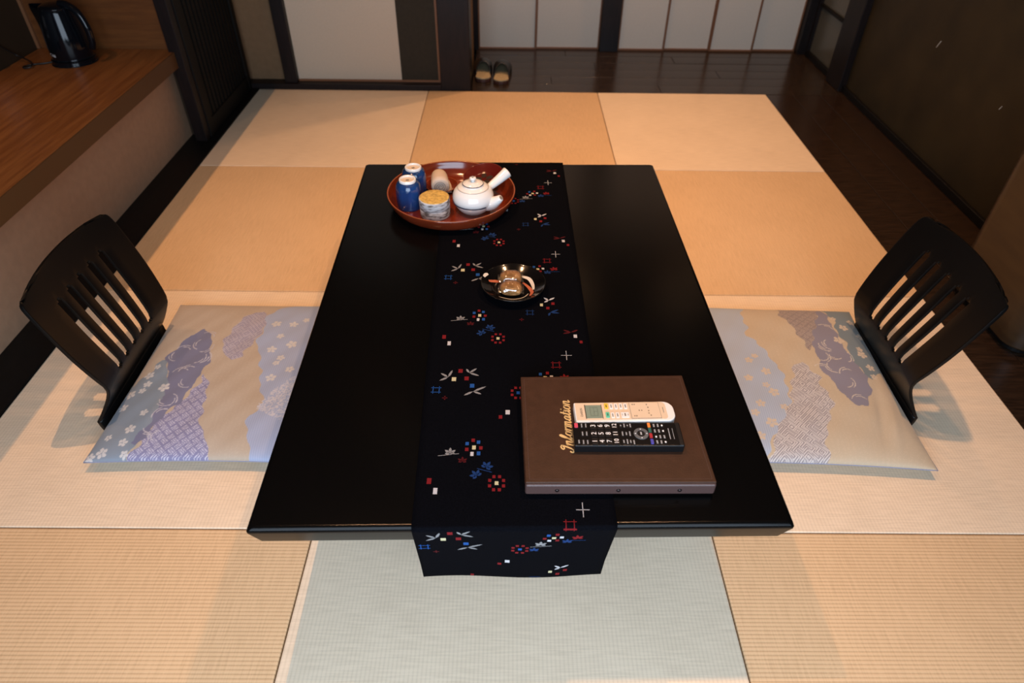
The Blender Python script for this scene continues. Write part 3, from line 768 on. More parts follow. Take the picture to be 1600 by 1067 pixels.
# ============================================================ TEA TRAY
ZT = .3325
tray = empty('tea_tray', (-.170, .812, ZT)); tag(tray, 'round red brown lacquer tray holding the tea set', 'tray')
V, F = lathe(smoothprof([(0, 0), (.120, 0), (.142, .001), (.158, .010), (.168, .026), (.172, .038), (.1705, .0405), (.1675, .038), (.162, .024), (.151, .010), (.138, .006), (.10, .0055), (0, .0055)], 4), 96)
mesh('tray_body', V, F, 'redlac', tray, smooth=True)
V, F = lathe([(.1705, .0398), (.1722, .0405), (.1712, .0418), (.1685, .0412), (.1680, .0398)], 96, True)
mesh('rim', V, F, 'redrim', tray, smooth=True)
TZ = ZT + .0055
def cup(loc, rz, label):
    root = empty('tea_cup', loc, rz); tag(root, label, 'cup', 'upside-down blue tea cups')
    V, F = lathe(smoothprof([(.0295, .0), (.0325, .002), (.0335, .020), (.0335, .045), (.0325, .060), (.0285, .070), (.0215, .0745)], 6), 40)
    # soft vertical facets of the glaze
    V2 = []
    for x, y, z in V:
        a = math.atan2(y, x); k = 1 - .025 * abs(math.sin(4 * a)) * (1 if z > .004 else 0); V2.append((x * k, y * k, z))
    mesh('body', V2, F, 'blueglaze', root, smooth=True)
    V, F = lathe([(.0220, .0735), (.0222, .080), (.0210, .0815), (.0180, .0815), (.0170, .0800), (.0168, .0765), (0, .0765)], 40)
    f = mesh('foot_ring', V, F, 'porc', root, smooth=True)
    V, F = lathe([(.0165, .0768), (0, .0768)], 32); mesh('foot_base', V, F, 'foot', f)
    mesh('stamp', *boxvf(-.004, .004, -.004, .004, .0767, .0771), 'stamp', f)
    for k in range(8):
        a = k * math.pi / 4 + .1
        p = [(r * math.cos(a), r * math.sin(a), z) for r, z in ((.0328, .012), (.0335, .03), (.0334, .048), (.0322, .060))]
    return root
cup((-.281, .782, TZ), .2, 'upside-down dark blue tea cup beside the bark canister')
cup((-.274, .853, TZ), .5, 'upside-down dark blue tea cup farther back on the tray')

can = empty('tea_canister', (-.209, .742, TZ)); tag(can, 'birch bark tea canister with a gold lid on the tray', 'canister')
V, F = lathe([(0, 0), (.0385, 0), (.0392, .002), (.0395, .024), (.0390, .0248), (.0398, .0256), (.0402, .048), (.0398, .0495), (.0380, .0500)], 56)
for i, (x, y, z) in enumerate(V):
    a = math.atan2(y, x); k = 1 + .008 * math.sin(7 * a + z * 90) + .005 * math.sin(17 * a - z * 150); V[i] = (x * k, y * k, z)
mesh('bark_body', V, F, 'bark', can, smooth=True)
V, F = lathe([(.0383, .0490), (.0383, .0507), (.037, .0510), (.02, .0508), (0, .0510)], 56); mesh('gold_lid', V, F, 'goldpaper', can, smooth=True)

pot = empty('teapot', (-.109, .770, TZ)); tag(pot, 'white porcelain side-handled teapot with blue lines', 'teapot')
bp_ = smoothprof([(0, 0), (.030, 0), (.036, .002), (.046, .014), (.0535, .030), (.0545, .042), (.050, .055), (.040, .066), (.030, .0715), (.027, .0720)], 6)
V, F = lathe(bp_, 64); mesh('body', V, F, 'porc', pot, smooth=True)
V, F = lathe([(.0538, .0265), (.0541, .0283), (.0536, .0301), (.0528, .0283)], 64, True)
# blue band: stops either side of the spout
keep = []
for f in F:
    c = sum((Vector(V[i]) for i in f), Vector()) / 4; a = math.degrees(math.atan2(c.y, c.x))
    if not (-50 < a < 20): keep.append(f)
V2 = [(x * 1.012, y * 1.012, z) for x, y, z in V]
mesh('blue_band', V2, keep, 'blueline', pot, smooth=True)
lid = mesh('lid', *lathe(smoothprof([(.0285, .0712), (.0290, .0735), (.026, .0765), (.016, .0800), (.006, .0815), (0, .0818)], 5), 48), 'porc', pot, smooth=True)
mesh('lid_line', *lathe([(.0272, .0756), (.0280, .0752), (.0274, .0766), (.0264, .0768)], 48, True), 'blueline', lid, smooth=True)
mesh('neck_line', *lathe([(.0405, .0660), (.0412, .0656), (.0402, .0668), (.0396, .0669)], 48, True), 'foot', pot, smooth=True)
kn = mesh('knob', *lathe(smoothprof([(.0045, .081), (.0050, .084), (.0085, .0875), (.0085, .0915), (.005, .0940), (0, .0945)], 5), 28), 'porc', lid, smooth=True)
fl = []
for k in range(3):
    a = k * 2.1 + .5; fl.append(([(.0005 * math.cos(a), .0005 * math.sin(a), .0952), (.0045 * math.cos(a - .5), .0045 * math.sin(a - .5), .0946), (.0058 * math.cos(a), .0058 * math.sin(a), .0942), (.0045 * math.cos(a + .5), .0045 * math.sin(a + .5), .0946)], [(0, 1, 2, 3)]))
mesh('knob_flower', *merge(fl), 'blueline', lid)
ha = math.radians(36); hd = Vector((math.cos(ha), math.sin(ha), 0))
hp = smoothprof([tuple(hd * .046 + Vector((0, 0, .046))), tuple(hd * .060 + Vector((0, 0, .053))), tuple(hd * .085 + Vector((0, 0, .064))), tuple(hd * .110 + Vector((0, 0, .076)))], 5)
rr = [.0095 + .0055 * (i / (len(hp) - 1)) ** 1.5 for i in range(len(hp))]
mesh('handle', *tube(hp, rr, 24), 'porc', pot, smooth=True); add_b = bpy.data.objects[-1]
sa = math.radians(-20); sd = Vector((math.cos(sa), math.sin(sa), 0))
sp_ = smoothprof([tuple(sd * .026 + Vector((0, 0, .026))), tuple(sd * .050 + Vector((0, 0, .027))), tuple(sd * .066 + Vector((0, 0, .038))), tuple(sd * .078 + Vector((0, 0, .049)))], 5)
rr = [.026 - .0180 * (i / (len(sp_) - 1)) ** .8 for i in range(len(sp_))]
mesh('spout', *tube(sp_, rr, 24), 'porc', pot, smooth=True)
tip = Vector(sp_[-1]); td = (Vector(sp_[-1]) - Vector(sp_[-2])).normalized()
rim_ = [tuple(tip + td * .0004 * 0)]
mesh('spout_hole', *tube([tuple(tip - td * .001), tuple(tip + td * .0006)], .0052, 20), 'stamp', pot)

def saucer(loc, r, label, rot=(0, 0, 0), flower=False):
    root = empty('saucer', loc); root.rotation_euler = rot; tag(root, label, 'saucer')
    V, F = lathe(smoothprof([(0, 0), (r * .48, 0), (r * .55, .002), (r * .85, .009), (r, .0135), (r * .99, .0150), (r * .84, .0112), (r * .55, .0045), (r * .45, .0025), (0, .0025)], 4), 56)
    mesh('plate', V, F, 'redlac2' if flower else 'redlac', root, smooth=True)
    mesh('rim', *lathe([(r * .985, .0135), (r * 1.012, .0140), (r * 1.008, .0156), (r * .98, .0152)], 56, True), 'redlac' if flower else 'redrim', root, smooth=True)
    if flower:
        for k in range(5):
            a = k * 2 * math.pi / 5 + .3; c = (r * .29 * math.cos(a), r * .29 * math.sin(a))
            loop = [(c[0] + .0105 * math.cos(t) * math.cos(a) - .0075 * math.sin(t) * math.sin(a), c[1] + .0105 * math.cos(t) * math.sin(a) + .0075 * math.sin(t) * math.cos(a)) for t in [2 * math.pi * i / 14 for i in range(14)]]
            mesh('petal_cutout', *prism(loop, .0022, .0029), 'hole', root)
    return root
saucer((-.203, .880, TZ), .045, 'small red saucer under the rolled towel')
saucer((-.085, .897, TZ + .021), .057, 'dark red saucer with flower-shaped cut-outs leaning on the tray rim', (math.radians(9), math.radians(-8), 0), True)

tw = empty('rolled_towel', (-.208, .885, TZ + .004)); tw.rotation_euler = (0, 0, math.radians(8)); tag(tw, 'rolled cream hand towel on a small red saucer', 'towel')
V = []; F = []; n = 32; ys = [(-.042, .021), (-.040, .0235), (-.02, .0235), (.02, .0215), (.036, .0195), (.041, .015)]
rolls = []
prof = [(y, r) for y, r in ys]
for y, r in prof:
    V += [(r * 1.05 * math.cos(2 * math.pi * k / n), y, r * .95 + r * .95 * math.sin(2 * math.pi * k / n)) for k in range(n)]
for a in range(len(prof) - 1): F += [(a * n + k, (a + 1) * n + k, (a + 1) * n + (k + 1) % n, a * n + (k + 1) % n) for k in range(n)]
F.append(tuple(range(n))); F.append(tuple(reversed(range((len(prof) - 1) * n, len(prof) * n))))
mesh('roll', V, F, 'towel', tw, smooth=True)
sp = []
for k in range(46):
    a = k * .42; r = .0025 + .0165 * k / 46
    sp.append((r * math.cos(a), -.0422, .0222 + r * .95 * math.sin(a)))
mesh('spiral_fold', *tube(sp, .0011, 6), 'toweldark', tw, smooth=True)
fl_ = [(.012, -.040, .003), (.030, -.040, .002), (.033, .034, .002), (.012, .036, .003), (.010, -.040, .006), (.024, -.040, .0075), (.027, .034, .0065), (.010, .036, .006)]
mesh('loose_end', fl_, [(0, 3, 2, 1), (4, 5, 6, 7), (0, 1, 5, 4), (1, 2, 6, 5), (2, 3, 7, 6), (3, 0, 4, 7)], 'towel', tw)

# ============================================================ DISH WITH SWEETS
dish = empty('sweets_dish', (-.003, .415, ZT)); tag(dish, 'black lacquer dish with cream and coral brush strokes', 'dish')
dprof = smoothprof([(0, 0), (.036, 0), (.039, .002), (.055, .008), (.068, .0165), (.0735, .0205), (.0725, .0222), (.066, .0182), (.052, .0105), (.040, .0065), (0, .0060)], 5)
mesh('plate', *lathe(dprof, 72), 'dish', dish, smooth=True)
def dz(r):
    pts = [(0, .0060), (.040, .0065), (.052, .0105), (.066, .0182), (.0725, .0222)]
    for a, b in zip(pts, pts[1:]):
        if a[0] <= r <= b[0]: return a[1] + (b[1] - a[1]) * (r - a[0]) / (b[0] - a[0])
    return .0222
def stroke(path, wd, m):
    P = smoothprof(path, 8); V = []; F = []
    for i, p in enumerate(P):
        t = (Vector(P[min(i + 1, len(P) - 1)]) - Vector(P[max(i - 1, 0)])).normalized(); nn = Vector((-t.y, t.x))
        k = i / (len(P) - 1); w_ = wd * (.35 + .65 * math.sin(math.pi * min(1, k * .8 + .12)))
        for j in range(5):
            q_ = Vector(p) + nn * w_ * (j / 4 - .5); V.append((q_.x, q_.y, dz(q_.length) + .0007))
    for i in range(len(P) - 1):
        for j in range(4): F.append((i * 5 + j, (i + 1) * 5 + j, (i + 1) * 5 + j + 1, i * 5 + j + 1))
    mesh('brush_stroke', V, F, m, dish, smooth=True)
stroke([(.020, .040), (.036, .030), (.044, .010), (.046, -.012)], .008, 'strokew')
stroke([(.022, .018), (.036, -.002), (.042, -.022), (.037, -.040)], .008, 'strokeo')
stroke([(-.056, .014), (-.040, .020), (-.022, .021)], .008, 'strokeo')
stroke([(-.067, .020), (-.064, .028), (-.058, .034)], .007, 'strokew')
stroke([(-.032, -.042), (-.005, -.050), (.020, -.044), (.034, -.026)], .003, 'strokew')
def sweet(loc, rz, label):
    root = empty('wrapped_sweet', loc, rz); tag(root, label, 'sweet', 'wrapped baked sweets')
    def blob(ax, ay, h, e, n=40, mm=20, wob=0):
        V = []; F = []
        for a in range(mm + 1):
            ph = -math.pi / 2 + math.pi * a / mm
            cz = math.copysign(abs(math.sin(ph)) ** .75, math.sin(ph)); cr = max(0, math.cos(ph)) ** .6
            for k in range(n):
                t = 2 * math.pi * k / n; cx = math.copysign(abs(math.cos(t)) ** e, math.cos(t)); cy = math.copysign(abs(math.sin(t)) ** e, math.sin(t))
                w_ = 1 + wob * math.sin(5 * t + 3 * ph) * math.cos(3 * t - 4 * ph)
                V.append((ax * cr * cx * w_, ay * cr * cy * w_, h / 2 * (1 + cz)))
        for a in range(mm): F += [(a * n + k, a * n + (k + 1) % n, (a + 1) * n + (k + 1) % n, (a + 1) * n + k) for k in range(n)]
        return V, F
    mesh('bun', *blob(.0245, .0190, .024, .75), 'bun', root, smooth=True)
    wv = blob(.0262, .0205, .0255, .68, wob=.05)
    mesh('clear_wrapper', [(x, y, z - .0004) for x, y, z in wv[0]], wv[1], 'film', root, smooth=True)
    # crimped flat ends of the film
    for sx in (-1, 1):
        V = []; F = []
        for k in range(9):
            y = -.019 + .038 * k / 8; zz_ = .011 + .0025 * (k % 2)
            V += [(sx * .0225, y * .8, zz_), (sx * .029, y, zz_ + .001 * (1 - k % 2) - .002)]
        for k in range(8): F.append((2 * k, 2 * k + 1, 2 * k + 3, 2 * k + 2))
        mesh('film_crimp', V, F, 'film', root)
    return root
sweet((-.009, .436, ZT + .0070), .05, 'film-wrapped brown baked sweet at the back of the black dish')
sweet((-.008, .394, ZT + .0070), -.03, 'film-wrapped brown baked sweet at the front of the black dish')

# ============================================================ INFORMATION BINDER + REMOTES
bd = empty('information_binder', (.0, .0, ZT + .0006)); tag(bd, 'brown leather information binder lying on the table', 'binder')
def quad(z, ins=0):
    P = [(.0165, -.150), (.3265, -.1465), (.3180, .104), (.0105, .096)]
    c = Vector((.168, -.025)); out = []
    for p in P:
        v = Vector(p); d_ = (v - c); d_.x -= math.copysign(ins, d_.x); d_.y -= math.copysign(ins, d_.y); out.append((c.x + d_.x, c.y + d_.y, z))
    return out
def slab(name, z0, z1, m, ins=0, bev=.0015):
    V = quad(z0, ins) + quad(z1, ins)
    o_ = mesh(name, V, [(3, 2, 1, 0), (4, 5, 6, 7), (0, 1, 5, 4), (1, 2, 6, 5), (2, 3, 7, 6), (3, 0, 4, 7)], m, bd)
    if bev: add_bevel(o_, bev, 3)
    return o_
slab('back_cover', 0, .004, 'leather')
slab('pages', .004, .024, 'page', .005, 0)
cv = slab('front_cover', .024, .0295, 'leather')
q0 = quad(.0296, .006); q1 = quad(.0296, .0068); V = q0 + q1
mesh('stitched_border', V, [(i, (i + 1) % 4, 4 + (i + 1) % 4, 4 + i) for i in range(4)], 'leather2', cv)
V, F = boxvf(.0160, .3270, -.1535, -.140, .001, .0262); V = [(x, y + (x - .0165) / .31 * .0035, z) for x, y, z in V]
o = mesh('spine', V, F, 'leather2', bd); add_bevel(o, .004, 3)
for x in (.068, .168, .268):
    V, F = lathe([(.0035, 0), (.0035, .001), (.0022, .0022), (0, .0025)], 20)
    mesh('rivet', *xf((V, F), Matrix.Translation((x, -.1533 + (x - .0165) / .31 * .0035, .013)) @ Matrix.Rotation(math.pi / 2, 4, 'X')), 'rivet', bd, smooth=True)
# gold script lettering "Information", running up the cover
GL = {'I': (1.25, [[(.95, 1.75), (.55, 1.9), (.25, 1.6), (.5, 1.35), (.85, 1.6), (.80, .9), (.62, .2), (.3, -.05), (0, .15), (.1, .5)]]),
 'n': (1.0, [[(0, .75), (.15, 1.0), (.14, .5), (.10, 0)], [(.12, .5), (.35, .95), (.6, .98), (.62, .5), (.62, .1), (.8, 0), (1.0, .25)]]),
 'f': (.8, [[(0, .3), (.35, .9), (.62, 1.7), (.45, 1.95), (.28, 1.4), (.22, .3), (.15, -.7), (-.05, -.85), (0, -.4), (.35, .1), (.8, .4)]]),
 'o': (.9, [[(.6, .95), (.25, .95), (.08, .5), (.25, .03), (.55, .05), (.72, .5), (.6, .95), (.75, .8), (.95, .85)]]),
 'r': (.75, [[(0, .8), (.18, 1.0), (.2, .5), (.14, 0)], [(.17, .5), (.35, .9), (.6, 1.0), (.68, .85)]]),
 'm': (1.4, [[(0, .75), (.15, 1.0), (.14, .5), (.10, 0)], [(.12, .5), (.3, .95), (.5, .95), (.52, .5), (.48, 0)], [(.5, .5), (.7, .95), (.92, .95), (.94, .5), (.95, .1), (1.1, 0), (1.35, .3)]]),
 'a': (1.0, [[(.65, .85), (.35, 1.0), (.08, .6), (.15, .08), (.45, .1), (.68, .9), (.66, .3), (.75, .02), (1.0, .3)]]),
 't': (.65, [[(.25, 1.6), (.2, .8), (.2, .15), (.38, .0), (.65, .3)], [(0, 1.05), (.3, 1.08), (.55, 1.1)]]),
 'i': (.55, [[(.05, .7), (.2, 1.0), (.18, .4), (.28, .0), (.55, .3)], [(.22, 1.42), (.26, 1.5), (.3, 1.42)]])}
tot = sum(GL[c][0] for c in 'Information'); sc_ = .122 / tot; parts = []; xx = 0
for c in 'Information':
    for st in GL[c][1]:
        pts = smoothprof([((xx + px + .25 * py) , py) for px, py in st], 6)
        for i in range(len(pts) - 1):
            a = Vector(pts[i]); b = Vector(pts[i + 1]); d_ = (b - a)
            if d_.length < 1e-6: continue
            # thick downstrokes, thin upstrokes
            wd = .05 + .075 * abs(d_.normalized().y)
            nn = Vector((-d_.y, d_.x)).normalized() * wd; e_ = d_.normalized() * .04
            ps = [a - nn - e_, b - nn + e_, b + nn + e_, a + nn - e_]
            parts.append(([(.0985 - p.y * sc_ * .92, -.088 + p.x * sc_, .0299 + .00001 * (i % 3)) for p in ps], [(0, 1, 2, 3)]))
    xx += GL[c][0]
o = mesh('lettering', *merge(parts), 'gold', bd); o['label'] = 'gold script lettering'

RZ = ZT + .0006 + .0295
# local frame of both remotes: +x runs from the top end to the bottom end, +y to the right-hand side of the keys
def rtext(s, x, y, size, z): return xf(textvf(s, size), Matrix.Translation((x, y, z)) @ Matrix.Rotation(math.pi / 2, 4, 'Z'))
aw_ = empty('air_conditioner_remote', (.1045, -.0105, RZ + .0003), math.radians(2.0)); tag(aw_, 'cream air conditioner remote with small display on the binder', 'remote control')
L1, W1, T1 = .176, .0235, .0165
V, F = prism(roundrect(0, L1, -W1, W1, (.002, .016, .018, .002), 8), 0, T1); o = mesh('housing', V, F, 'rwhite2', aw_); add_bevel(o, .003, 3)
V, F = prism(roundrect(.002, L1 - .014, -W1 + .004, W1 - .0025, (.001, .006, .008, .001), 6), T1 - .001, T1 + .0006); mesh('face_plate', V, F, 'rwhite', aw_)
zt = T1 + .0007
o = mesh('display', *prism(roundrect(.0195, .0475, -.0155, .0155, .001, 3), T1, zt + .0002), 'lcd', aw_)
lines = [boxvf(.027, .027 + .0005, -.010, .010, zt + .0003, zt + .0004), boxvf(.040, .0405, -.010, .010, zt + .0003, zt + .0004), boxvf(.027, .0405, -.010, -.0095, zt + .0003, zt + .0004), boxvf(.027, .0405, .0095, .010, zt + .0003, zt + .0004), boxvf(.0335, .034, -.0095, .0095, zt + .0003, zt + .0004), boxvf(.034, .0405, 0, .0004, zt + .0003, zt + .0004)]
mesh('display_segments', *merge(lines), 'lcdline', o)
mesh('display_frame', *merge([boxvf(.0180, .0195, -.0165, .0165, T1, zt + .0003), boxvf(.0475, .0485, -.0165, .0165, T1, zt + .0003)]), 'ink', aw_)
mesh('brand_lettering', *rtext('DAIKIN', .0118, -.001, .0062, zt + .0001), 'ink', aw_)
def key(par, x0, x1, y0, y1, m, z0, h=.0012, marks=None, mm='ink', r=.0012):
    k = mesh('key', *prism(roundrect(x0, x1, y0, y1, r, 3), z0 - .0006, z0 + h), m, par)
    if marks: mesh('key_mark', *merge([boxvf(*mk, z0 + h, z0 + h + .0002) for mk in marks]), mm, k)
    return k
def glyphs(x, y, n=2, s_=.0016):
    """tiny unreadable print as short dark dashes"""
    out = []
    for k in range(n):
        yy = y + (k - (n - 1) / 2) * s_ * 1.9
        out += [(x - s_ * .8, x + s_ * .8, yy - s_ * .7, yy - s_ * .25), (x - s_ * .3, x + s_ * .3, yy - s_ * .7, yy + s_ * .7), (x - s_ * .8, x + s_ * .6, yy + s_ * .35, yy + s_ * .7)]
    return out
key(aw_, .0535, .0600, .0055, .0185, 'yel', zt, .0012, glyphs(.0568, .012, 2)); key(aw_, .0535, .0600, -.0150, -.0025, 'grn', zt, .0012, glyphs(.0568, -.0085, 2))
for x, y in ((.0655, .012), (.074, .012), (.0825, .012), (.091, .012), (.0655, -.0095), (.074, -.0095)):
    key(aw_, x - .0030, x + .0030, y - .0065, y + .0065, 'rwhite2', zt, .0008, glyphs(x, y, 3, .0013))
key(aw_, .0805, .0945, -.0155, -.003, 'rwhite2', zt, .001, glyphs(.0875, -.009, 2, .0018) + [(.0822, .0828, -.0115, -.007), (.0922, .0928, -.0115, -.007)])
cvp = mesh('battery_cover', *prism(roundrect(.0985, .150, -.0175, .0195, .002, 3), zt - .0008, zt + .0004), 'rwhite', aw_)
mk = []
for x, y in ((.104, .0155), (.1075, .0155), (.104, -.012), (.1075, -.012), (.114, .001), (.1185, .001), (.129, .015), (.1305, .008), (.1305, .0), (.130, -.006), (.133, -.011)): mk += glyphs(x, y, 1, .0014)
mesh('cover_print', *merge([boxvf(*m_, zt + .0004, zt + .0006) for m_ in mk]), 'ink', cvp)
mesh('cover_line', *merge([boxvf(.0980, .0985, -.0175, .0195, zt - .0005, zt + .0005), boxvf(.0985, .150, -.0180, -.0175, zt - .0005, zt + .0005), boxvf(.150, .1505, -.0175, .0195, zt - .0005, zt + .0005)]), 'stamp', aw_)
mesh('small_print', *boxvf(.1560, .1570, -.005, .008, zt, zt + .0002), 'stamp', aw_)

tv = empty('television_remote', (.0985, -.0615, RZ + .0003), math.radians(.6)); tag(tv, 'black television remote with number keys in front of the cream one', 'remote control')
L2, W2, T2 = .1850, .0262, .0175
V, F = prism(roundrect(0, L2, -W2, W2, .0025, 4), 0, T2); o = mesh('housing', V, F, 'rblack', tv); add_bevel(o, .002, 3)
z2 = T2
box('end_ridge', L2 - .0085, L2 - .0015, -W2 + .001, W2 - .001, T2 - .0005, T2 + .0010, 'rkey', tv, .0005)
key(tv, .0030, .0090, .0140, .0235, 'pink', z2, .0014)
for r_, y in enumerate((.0185, .0, -.0185)):
    for x in (.0155, .0225): key(tv, x - .0026, x + .0026, y - .0058, y + .0058, 'rkey', z2, .0007, [(x - .0009, x + .0009, y - .0042, y + .0042)], 'greyp')
key(tv, .0060, .0105, -.0225, -.0125, 'rkey', z2, .0007, [(.0070, .0090, -.0215, -.014)], 'greyp')
for k in range(12):
    x = .0350 + (k // 3) * .0122; y = (-.0172, .0, .0172)[k % 3]
    kk = mesh('number_key', *prism(roundrect(x - .0049, x + .0049, y - .0072, y + .0072, .0012, 3), z2 - .0005, z2 + .0012), 'rkey', tv)
    mesh('digit', *rtext(str(k + 1), x, y, .0122 if k < 9 else .0112, z2 + .0014), 'print', kk)
for x, y, ln in ((.0825, .0185, .003), (.0885, .0185, .008), (.0940, .0185, .003), (.0990, .0185, .008), (.0835, 0, .009), (.0900, 0, .006), (.0960, 0, .010), (.0835, -.0175, .006), (.0895, -.0175, .010), (.0950, -.0175, .006), (.1005, -.0190, .009)):
    key(tv, x - .0022, x + .0022, y - .0058, y + .0058, 'rkey', z2, .0007, [(x - .0010, x + .0010, y - ln / 2, y + ln / 2)], 'greyp')
rg = mesh('direction_ring', *xf(lathe([(.0068, .0005), (.0068, .0017), (.0125, .0015), (.0125, .0005)], 40), Matrix.Translation((.1150, 0, z2 - .0005))), 'rring', tv, smooth=False)
mk = [boxvf(.1150 + dx - .0008, .1150 + dx + .0008, dy - .0008, dy + .0008, z2 + .001, z2 + .0014) for dx, dy in ((-.0097, 0), (.0097, 0), (0, .0097), (0, -.0097))]
mesh('ring_marks', *merge(mk), 'print', rg)
mesh('confirm_key', *xf(lathe([(0, .0013), (.0058, .0013), (.0058, 0)], 28), Matrix.Translation((.1150, 0, z2))), 'rkey', tv)
mesh('confirm_mark', *merge([boxvf(*g_, z2 + .0014, z2 + .0016) for g_ in glyphs(.1150, 0, 2, .0017)]), 'print', tv)
for y, m in ((.0190, 'orange'), (.0075, 'teal'), (-.0045, 'redk'), (-.0175, 'bluek')): key(tv, .1285, .1335, y - .0052, y + .0052, m, z2, .0014)
for x in (.1395, .1465, .1535):
    for y in (.0185, .006, -.007, -.0185):
        k_ = (int(x * 1000) + int(y * 1000)) % 3
        key(tv, x - .0026, x + .0026, y - .0045, y + .0045, 'rkey', z2, .0007, [(x - .0013, x + .0013, y - (.0016 if k_ == 0 else .0034), y + (.0016 if k_ == 0 else .0034))], 'print' if k_ == 0 else 'greyp')
mesh('small_print', *merge([boxvf(.1625, .1640, -.0115, .0125, z2, z2 + .0002), boxvf(.1695, .1703, -.0115, .0125, z2, z2 + .0002)]), 'greyp', tv)

# ============================================================ SLIPPERS
def slipper(loc, rz, label):
    root = empty('slipper', loc, rz); tag(root, label, 'slipper', 'slippers in the corridor')
    L_ = .27
    def hwid(t): return .040 * (1 - .14 * math.sin(math.pi * min(1, t / .7)) ** 2) * (1 if t < .55 else 1 + .10 * math.sin(math.pi * (t - .55) / .45)) * max(.05, 1 - max(0, (t - .86) / .14) ** 2.2) ** .5 * max(.05, 1 - max(0, (.14 - t) / .14) ** 2.2) ** .5
    ts = [i / 28 for i in range(29)]
    def outline(s_): return [(hwid(t) * s_, -L_ / 2 + L_ * t) for t in ts] + [(-hwid(t) * s_, -L_ / 2 + L_ * t) for t in reversed(ts)]
    mesh('sole', *prism(outline(1.08), 0, .016), 'slipsole', root)
    mesh('insole', *prism(outline(.99), .016, .021), 'slipin', root)
    V = []; F = []; n = 15; tt = [.40 + .6 * i / 14 for i in range(15)]
    for t in tt:
        wd = hwid(t) * 1.14; h_ = .020 + .050 * (1 - max(0, (t - .45) / .55) ** 2.2)
        for k in range(n):
            a = math.pi * k / (n - 1); V.append((wd * math.cos(a), -L_ / 2 + L_ * min(t, .995) - .035 * (1 - math.sin(a)) * (1 if t < .5 else 0) + (.012 if t > .98 else 0), .004 + h_ * math.sin(a) ** .7))
    for a in range(len(tt) - 1): F += [(a * n + k, (a + 1) * n + k, (a + 1) * n + k + 1, a * n + k + 1) for k in range(n - 1)]
    o_ = mesh('upper', V, F, 'slip', root, smooth=True)
    so_ = o_.modifiers.new('solid', 'SOLIDIFY'); so_.thickness = .004
    return root
slipper((-.158, 2.808, 0), math.radians(2), 'dark slipper with tan insole, nearer the broad pillar')
slipper((-.058, 2.780, 0), math.radians(-2), 'dark slipper with tan insole, farther from the pillar')

# ============================================================ KETTLE, CORD, BOWL, CABINET
CZ = .3722
kt = empty('electric_kettle', (-1.668, 1.800, CZ), math.radians(-12)); tag(kt, 'glossy black electric kettle on the orange wood counter', 'kettle')
mesh('power_base', *lathe(smoothprof([(0, 0), (.074, 0), (.077, .004), (.076, .014), (.070, .017), (0, .017)], 3), 48), 'kettle', kt, smooth=True)
V, F = lathe(smoothprof([(0, .018), (.066, .018), (.0705, .024), (.072, .05), (.069, .10), (.062, .15), (.056, .180), (.052, .190)], 5), 56)
for i, (x, y, z) in enumerate(V):                      # pull the rim out to a pouring lip on the left
    a = math.atan2(y, x); k = max(0, math.cos(a - math.pi)) ** 5 * max(0, (z - .08) / .11) ** 1.3
    V[i] = (x * (1 + .95 * k), y * (1 - .15 * k), z + .006 * k)
mesh('body', V, F, 'kettle', kt, smooth=True)
mesh('lid', *lathe(smoothprof([(.0525, .188), (.052, .193), (.040, .201), (.018, .206), (0, .207)], 4), 40), 'kettle', kt, smooth=True)
hp = smoothprof([(.030, 0, .203), (.055, 0, .202), (.090, 0, .180), (.108, 0, .130), (.107, 0, .080), (.098, 0, .055)], 6)
mesh('handle', *tube(hp, [.014 - .003 * i / len(hp) for i in range(len(hp))], 16), 'kettle', kt, smooth=True)
def onbody(a, z, lift=.001):
    r = np.interp(z, [.018, .024, .05, .10, .15, .18], [.066, .0705, .072, .069, .062, .056]) + lift
    return (r * math.cos(a), r * math.sin(a), z)
a0 = math.radians(-122); V = []; F = []
for i in range(12):
    z = .055 + .095 * i / 11; hw_ = .085 * math.sin(math.pi * (i + .4) / 11.8) ** .4
    for k in range(5): V.append(onbody(a0 - hw_ + 2 * hw_ * k / 4, z))
for i in range(11): F += [(i * 5 + k, i * 5 + k + 1, (i + 1) * 5 + k + 1, (i + 1) * 5 + k) for k in range(4)]
mesh('water_gauge', V, F, 'kettlewin', kt, smooth=True)
tvv, tff = textvf('T-fal', .016)
mesh('brand_lettering', [onbody(math.radians(-108) + x / .072, .040 + y, .0012) for x, y, z in tvv], tff, 'print', kt)
kz = .0045
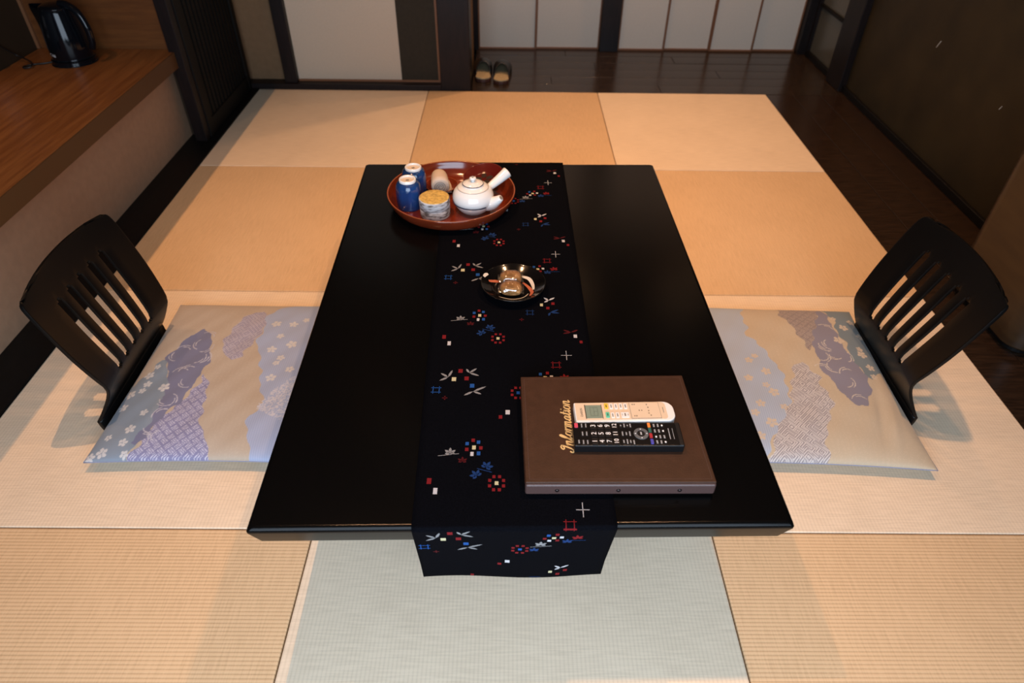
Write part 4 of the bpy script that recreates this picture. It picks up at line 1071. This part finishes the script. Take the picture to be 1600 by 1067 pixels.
cp = smoothprof([(-.074, -.022, kz), (-.10, -.040, kz), (-.128, -.050, kz), (-.150, -.072, kz), (-.142, -.094, kz + .001), (-.118, -.088, kz + .003), (-.128, -.060, kz + .009), (-.165, -.030, kz + .012), (-.205, -.012, kz + .02), (-.214, -.05, .06), (-.217, -.09, .10)], 8)
Rk = Matrix.Rotation(math.radians(12), 3, 'Z')
mesh('power_cord', *tube([tuple(Rk @ Vector(p)) for p in cp], .0032, 8), 'cord', kt, smooth=True)
op = empty('wall_outlet', (-1.889, 1.665, CZ + .100)); tag(op, 'small wall outlet the kettle cord runs to', 'outlet')
box('plate', 0, .006, -.035, .035, -.02, .085, 'porc', op, .002); box('plug', .006, .030, -.012, .012, .0, .03, 'cord', op, .003)
bw = empty('small_bowl', (-1.795, 1.375, CZ)); tag(bw, 'dark red bowl at the cropped left end of the counter', 'bowl')
mesh('bowl_body', *lathe(smoothprof([(0, 0), (.026, 0), (.028, .006), (.045, .022), (.056, .045), (.0545, .046), (.043, .025), (.02, .010), (0, .009)], 4), 44), 'redlac2', bw, smooth=True)

cb = empty('rounded_cabinet', (1.53, .75, 0)); tag(cb, 'dark brown round-cornered cabinet cropped by the right edge', 'cabinet')
mesh('plinth', *prism(roundrect(-.135, .14, -.165, .165, .05, 8), 0, .02), 'black', cb)
o = mesh('body', *prism(roundrect(-.152, .155, -.185, .185, .065, 10), .02, .60), 'cab', cb); add_bevel(o, .006, 2)
o = mesh('top', *prism(roundrect(-.158, .158, -.191, .191, .07, 10), .60, .62), 'cab', cb)

# ============================================================ CEILING DOWNLIGHTS (real fixtures)
for x, y, z, e, cone, lc, wh in DOWN:
    f = empty('ceiling_downlight', (x, y, z)); tag(f, 'round recessed ceiling downlight, %s of the room' % wh, 'ceiling light', 'ceiling downlights')
    mesh('trim_ring', *lathe([(.036, -.001), (.036, -.008), (.050, -.006), (.050, 0)], 32), 'lamptrim', f, smooth=True)
    mesh('lens', *lathe([(.036, -.003), (0, -.003)], 32), 'lamp', f)
    l = light('downlight_lamp', 'SPOT', (0, 0, -.03), e, lc, spot_size=math.radians(cone), spot_blend=1.0, shadow_soft_size=.0015 if x < 0 else .03)
    l.parent = f
